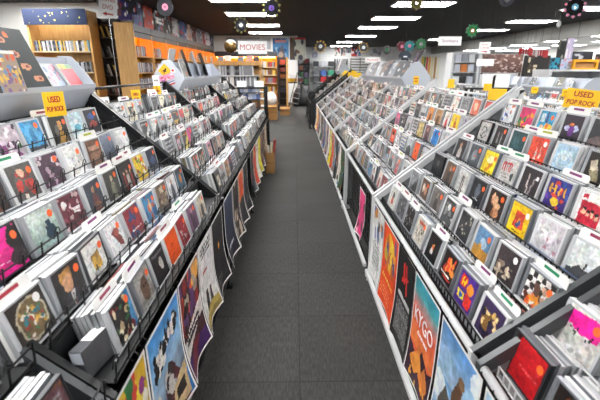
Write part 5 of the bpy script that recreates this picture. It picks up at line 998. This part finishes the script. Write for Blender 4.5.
# ---------------------------------------------------------------- far right of the shop
def cab(px0, px1, py0, y, d, label, m, shelves=(), name='cabinet'):
    x0, _ = W(px0, 70, y); x1, _ = W(px1, 70, y); zt = W((px0+px1)/2, py0, y)[1]; w = (x1-x0)/2; t = thing(name, label, 'cabinet', ((x0+x1)/2, y, 0))
    for sx in (-1, 1): b = MB(); b.box(sx*w-.03, sx*w+.03, 0, d, 0, zt); b.build('side', m, t)
    b = MB(); b.box(-w, w, d-.02, d, 0, zt); b.build('back', m, t); b = MB(); b.box(-w-.03, w+.03, 0, d, zt, zt+.04); b.build('top', m, t)
    zs = []
    for p in shelves: z = W((px0+px1)/2, p, y)[1]; b = MB(); b.box(-w+.03, w-.03, 0, d-.02, z-.02, z); b.build('shelf', m, t); zs.append(z)
    return x0, x1, zt, zs
x0, x1, zt_, zs = cab(452, 478, 54, 11.5, .45, 'white open cabinet of boxes under the Stickers sign', M_WMET, (62, 72, 84))
k = 0
for j, z in enumerate(zs):
    x = x0+.15
    while x < x1-.12:
        c, nm4 = [('c4cad6', 'pale blue'), ('8f949c', 'grey'), ('dfe2e6', 'white'), ('1e1f22', 'black'), ('b9bec9', 'silver'), ('d07a3a', 'orange')][(k*7+j) % 6]; b = MB(); b.box(-.085, .085, 0, .25, 0, .2, col=hx(c)); tag(bevel(b.build('small_box', M_PAINT, loc=(x, 11.53, z+.001)), .008), f'{nm4} box on {["top", "middle", "lower"][j]} shelf of the white open cabinet', 'box', f'{nm4} boxes in the white cabinet'); x += .19; k += 1
A = Art(40, 16, '6a4c44'); A.blobs(90, ['8a6a5e', '4a3430', 'b59a90', '5a3c38', 'c9b4ac'], .02, .05, 61); wallposter(483, 521, 54, 73, 12.5, A, 'brown mottled photo mural on a panel at far right', cat='photo mural', t_=.05)
mw = bpy.data.objects['photo_mural.001']; xs_ = [v.co.x for v in mw.data.vertices]
for xx in (min(xs_)+.02, max(xs_)-.06): b = MB(); b.box(xx, xx+.04, .005, .045, -mw.location.z, 0); b.build('leg', M_BMET, mw)
x0, z0 = W(523, 71, 11.8); x1, z1 = W(551, 55.5, 11.8); b = MB(); b.box(x0, x1, 11.8, 11.86, .0, z1, col=hx('15120f')); o = b.build('display_board', M_PAINT); tag(o, 'black display board with small gold picture, far right', 'display board')
A = Art(20, 20, '1c1512'); A.blobs(9, ['9a7a4a', 'd9cdb0', '4a3a2a'], .08, .2, 3); flat('picture', A, .3, .4, o, (x0+.25, 11.79, z1-.45))
for k, (px0, px1, py, rz, c, nm4) in enumerate(((519, 534, 50.5, .25, 'c91f2c', 'scarlet'), (531, 542, 51.5, .0, 'e4dcdc', 'white'), (538, 555, 52, -.1, 'b81c24', 'deep red'))):
    x0, z = W(px0, py, 9.5); x1, _ = W(px1, py, 9.5); n_ = 10; b = MB()
    for i in range(n_):
        a0 = i/n_; a1 = (i+1)/n_; f = lambda a: .05*math.sin(a*9)
        b.box(a0*(x1-x0), a1*(x1-x0), f(a0), f(a0)+.012, -.09+.02*math.sin(a0*6), .05, col=hx(c))
    b.tube([(.02, .006, .04), (.02, .006, CEIL-z)], .002, 5, col=hx('222222')); b.tube([(x1-x0-.02, .006, .04), (x1-x0-.02, .006, CEIL-z)], .002, 5, col=hx('222222'))
    tag(b.build('banner', M_PAINT, loc=(x0, 9.5+.1*k, z)), f'{nm4} cloth banner draped below the far right ceiling lights', 'banner')
XC0, XC1, ztc, _ = cab(551, 610, 71.5, 8.6, .6, 'long pale cabinet carrying displays at far right', M_WMET, (80,))
def stand(px0, px1, py0, py1, c, cs, label, yy, seed):
    A = Art(18, 24, c); A.blobs(10, cs, .06, .16, seed); x0, _ = W(px0, 60, yy); x1, _ = W(px1, 60, yy); z1 = W((px0+px1)/2, py0, yy)[1]; z0 = ztc+.041 if py1 is None else W((px0+px1)/2, py1, yy)[1]
    b = MB(); b.box(-(x1-x0)/2, (x1-x0)/2, 0, .03, 0, z1-z0, col=hx('3a3a3c')); o = b.build('display_board', M_PAINT, loc=((x0+x1)/2, yy, z0)); tag(o, label, 'display board'); flat('print', A, x1-x0-.01, z1-z0-.01, o, (0, -.001, .005))
stand(556, 563.5, 40, None, '121210', ['c9c23a', '8a8a80', '2a2a2a'], 'tall black board with yellow mark at far right', 8.95, 3)
stand(563.7, 571.5, 38, None, 'c9bfe0', ['f2f2f6', '6a5a9a', 'a9b0d0'], 'tall white and lilac board beside the black one', 8.95, 4)
stand(550.5, 560, 57.5, None, '1f8fae', ['16202a', '16202a', '3ab0c9'], 'teal board with dark figure on the pale cabinet', 8.7, 5)
stand(561, 573, 59, None, 'b9c9e4', ['e9eef6', 'd9a0b4', '7a8ac0'], 'pale blue board with pink patch on the pale cabinet', 8.72, 6)
stand(571, 592, 51.5, None, '20232e', ['20232e', 'b9bcc4', '3a3e50'], 'navy board with row of white marks at far right', 9.05, 7)
stand(595.5, 606, 54, None, '1c1614', ['3a2a24', '8a5a4a'], 'dark brown board at the right edge', 8.9, 8)
x0, z0 = W(573, 71.5, 8.62); x1, z1 = W(598, 61.5, 8.62); t = thing('wooden_crate', 'open orange wood crate on the pale cabinet at far right', 'crate', ((x0+x1)/2, 8.62, ztc+.041)); w = (x1-x0)/2; h = z1-z0
for sx in (-1, 1): b = MB(); b.box(sx*w-.02, sx*w+.02, 0, .06, 0, h); b.build('side', M_WOODY, t)
b = MB(); b.box(-w+.02, w-.02, 0, .06, h-.05, h); b.build('top', M_WOODY, t); b = MB(); b.box(-w+.02, w-.02, 0, .06, 0, .03); b.build('bottom', M_WOODY, t); b = MB(); b.box(-w+.02, w-.02, .05, .06, .03, h-.05); b.build('back', M_CARDB, t)
z88 = W(493, 87.8, 5.0)[1]
for k, (px, w_, h_, c, nm4) in enumerate(((488, .2, .2, 'ececec', 'left'), (500, .26, .2, 'e6e6e6', 'right'))):
    x, z = W(px, 87.5, 5.0); b = MB(); b.box(-w_*.42, w_*.42, 0, .08, 0, .155); tag(bevel(b.build('white_box', M_WSIGN, loc=(x, 5.0, z88)), .008), f'plain white box, {nm4} of two, on the narrow black stand', 'box')
b = MB(); b.box(-.28, .3, -.02, .2, z88-.02, z88)
for ax in (-.27, .26):
    for ay in (-.01, .16): b.box(ax, ax+.03, ay, ay+.03, 0, z88-.02)
tag(b.build('table', M_BLACK, loc=(W(493, 88, 5.0)[0], 5.0, 0)), 'narrow black table under two white boxes at right', 'table')
# counter and window-like shelving beyond the grey band
for k in range(5):
    y = 9.5+k*2.6; b = MB(); b.box(9.2, 9.6, y, y+2.3, 0, 1.5, col=hx(['c9ccd0', '8a8f98', 'b9b0a8', 'd0d2d6', 'a9acb4'][k])); o = bevel(b.build('storage_cabinet', M_PAINT), .01); tag(o, f'{["pale", "grey", "beige", "white", "silver"][k]} storage cabinet beyond the grey band', 'cabinet')
# ---------------------------------------------------------------- world and view
w_ = bpy.data.worlds.new('world'); bpy.context.scene.world = w_; w_.use_nodes = True
w_.node_tree.nodes['Background'].inputs[0].default_value = (.8, .85, .9, 1); w_.node_tree.nodes['Background'].inputs[1].default_value = .3
vs = bpy.context.scene.view_settings; vs.view_transform = 'Standard'; vs.look = 'None'; vs.gamma = 1; vs.use_curve_mapping = False; vs.exposure = 0.0
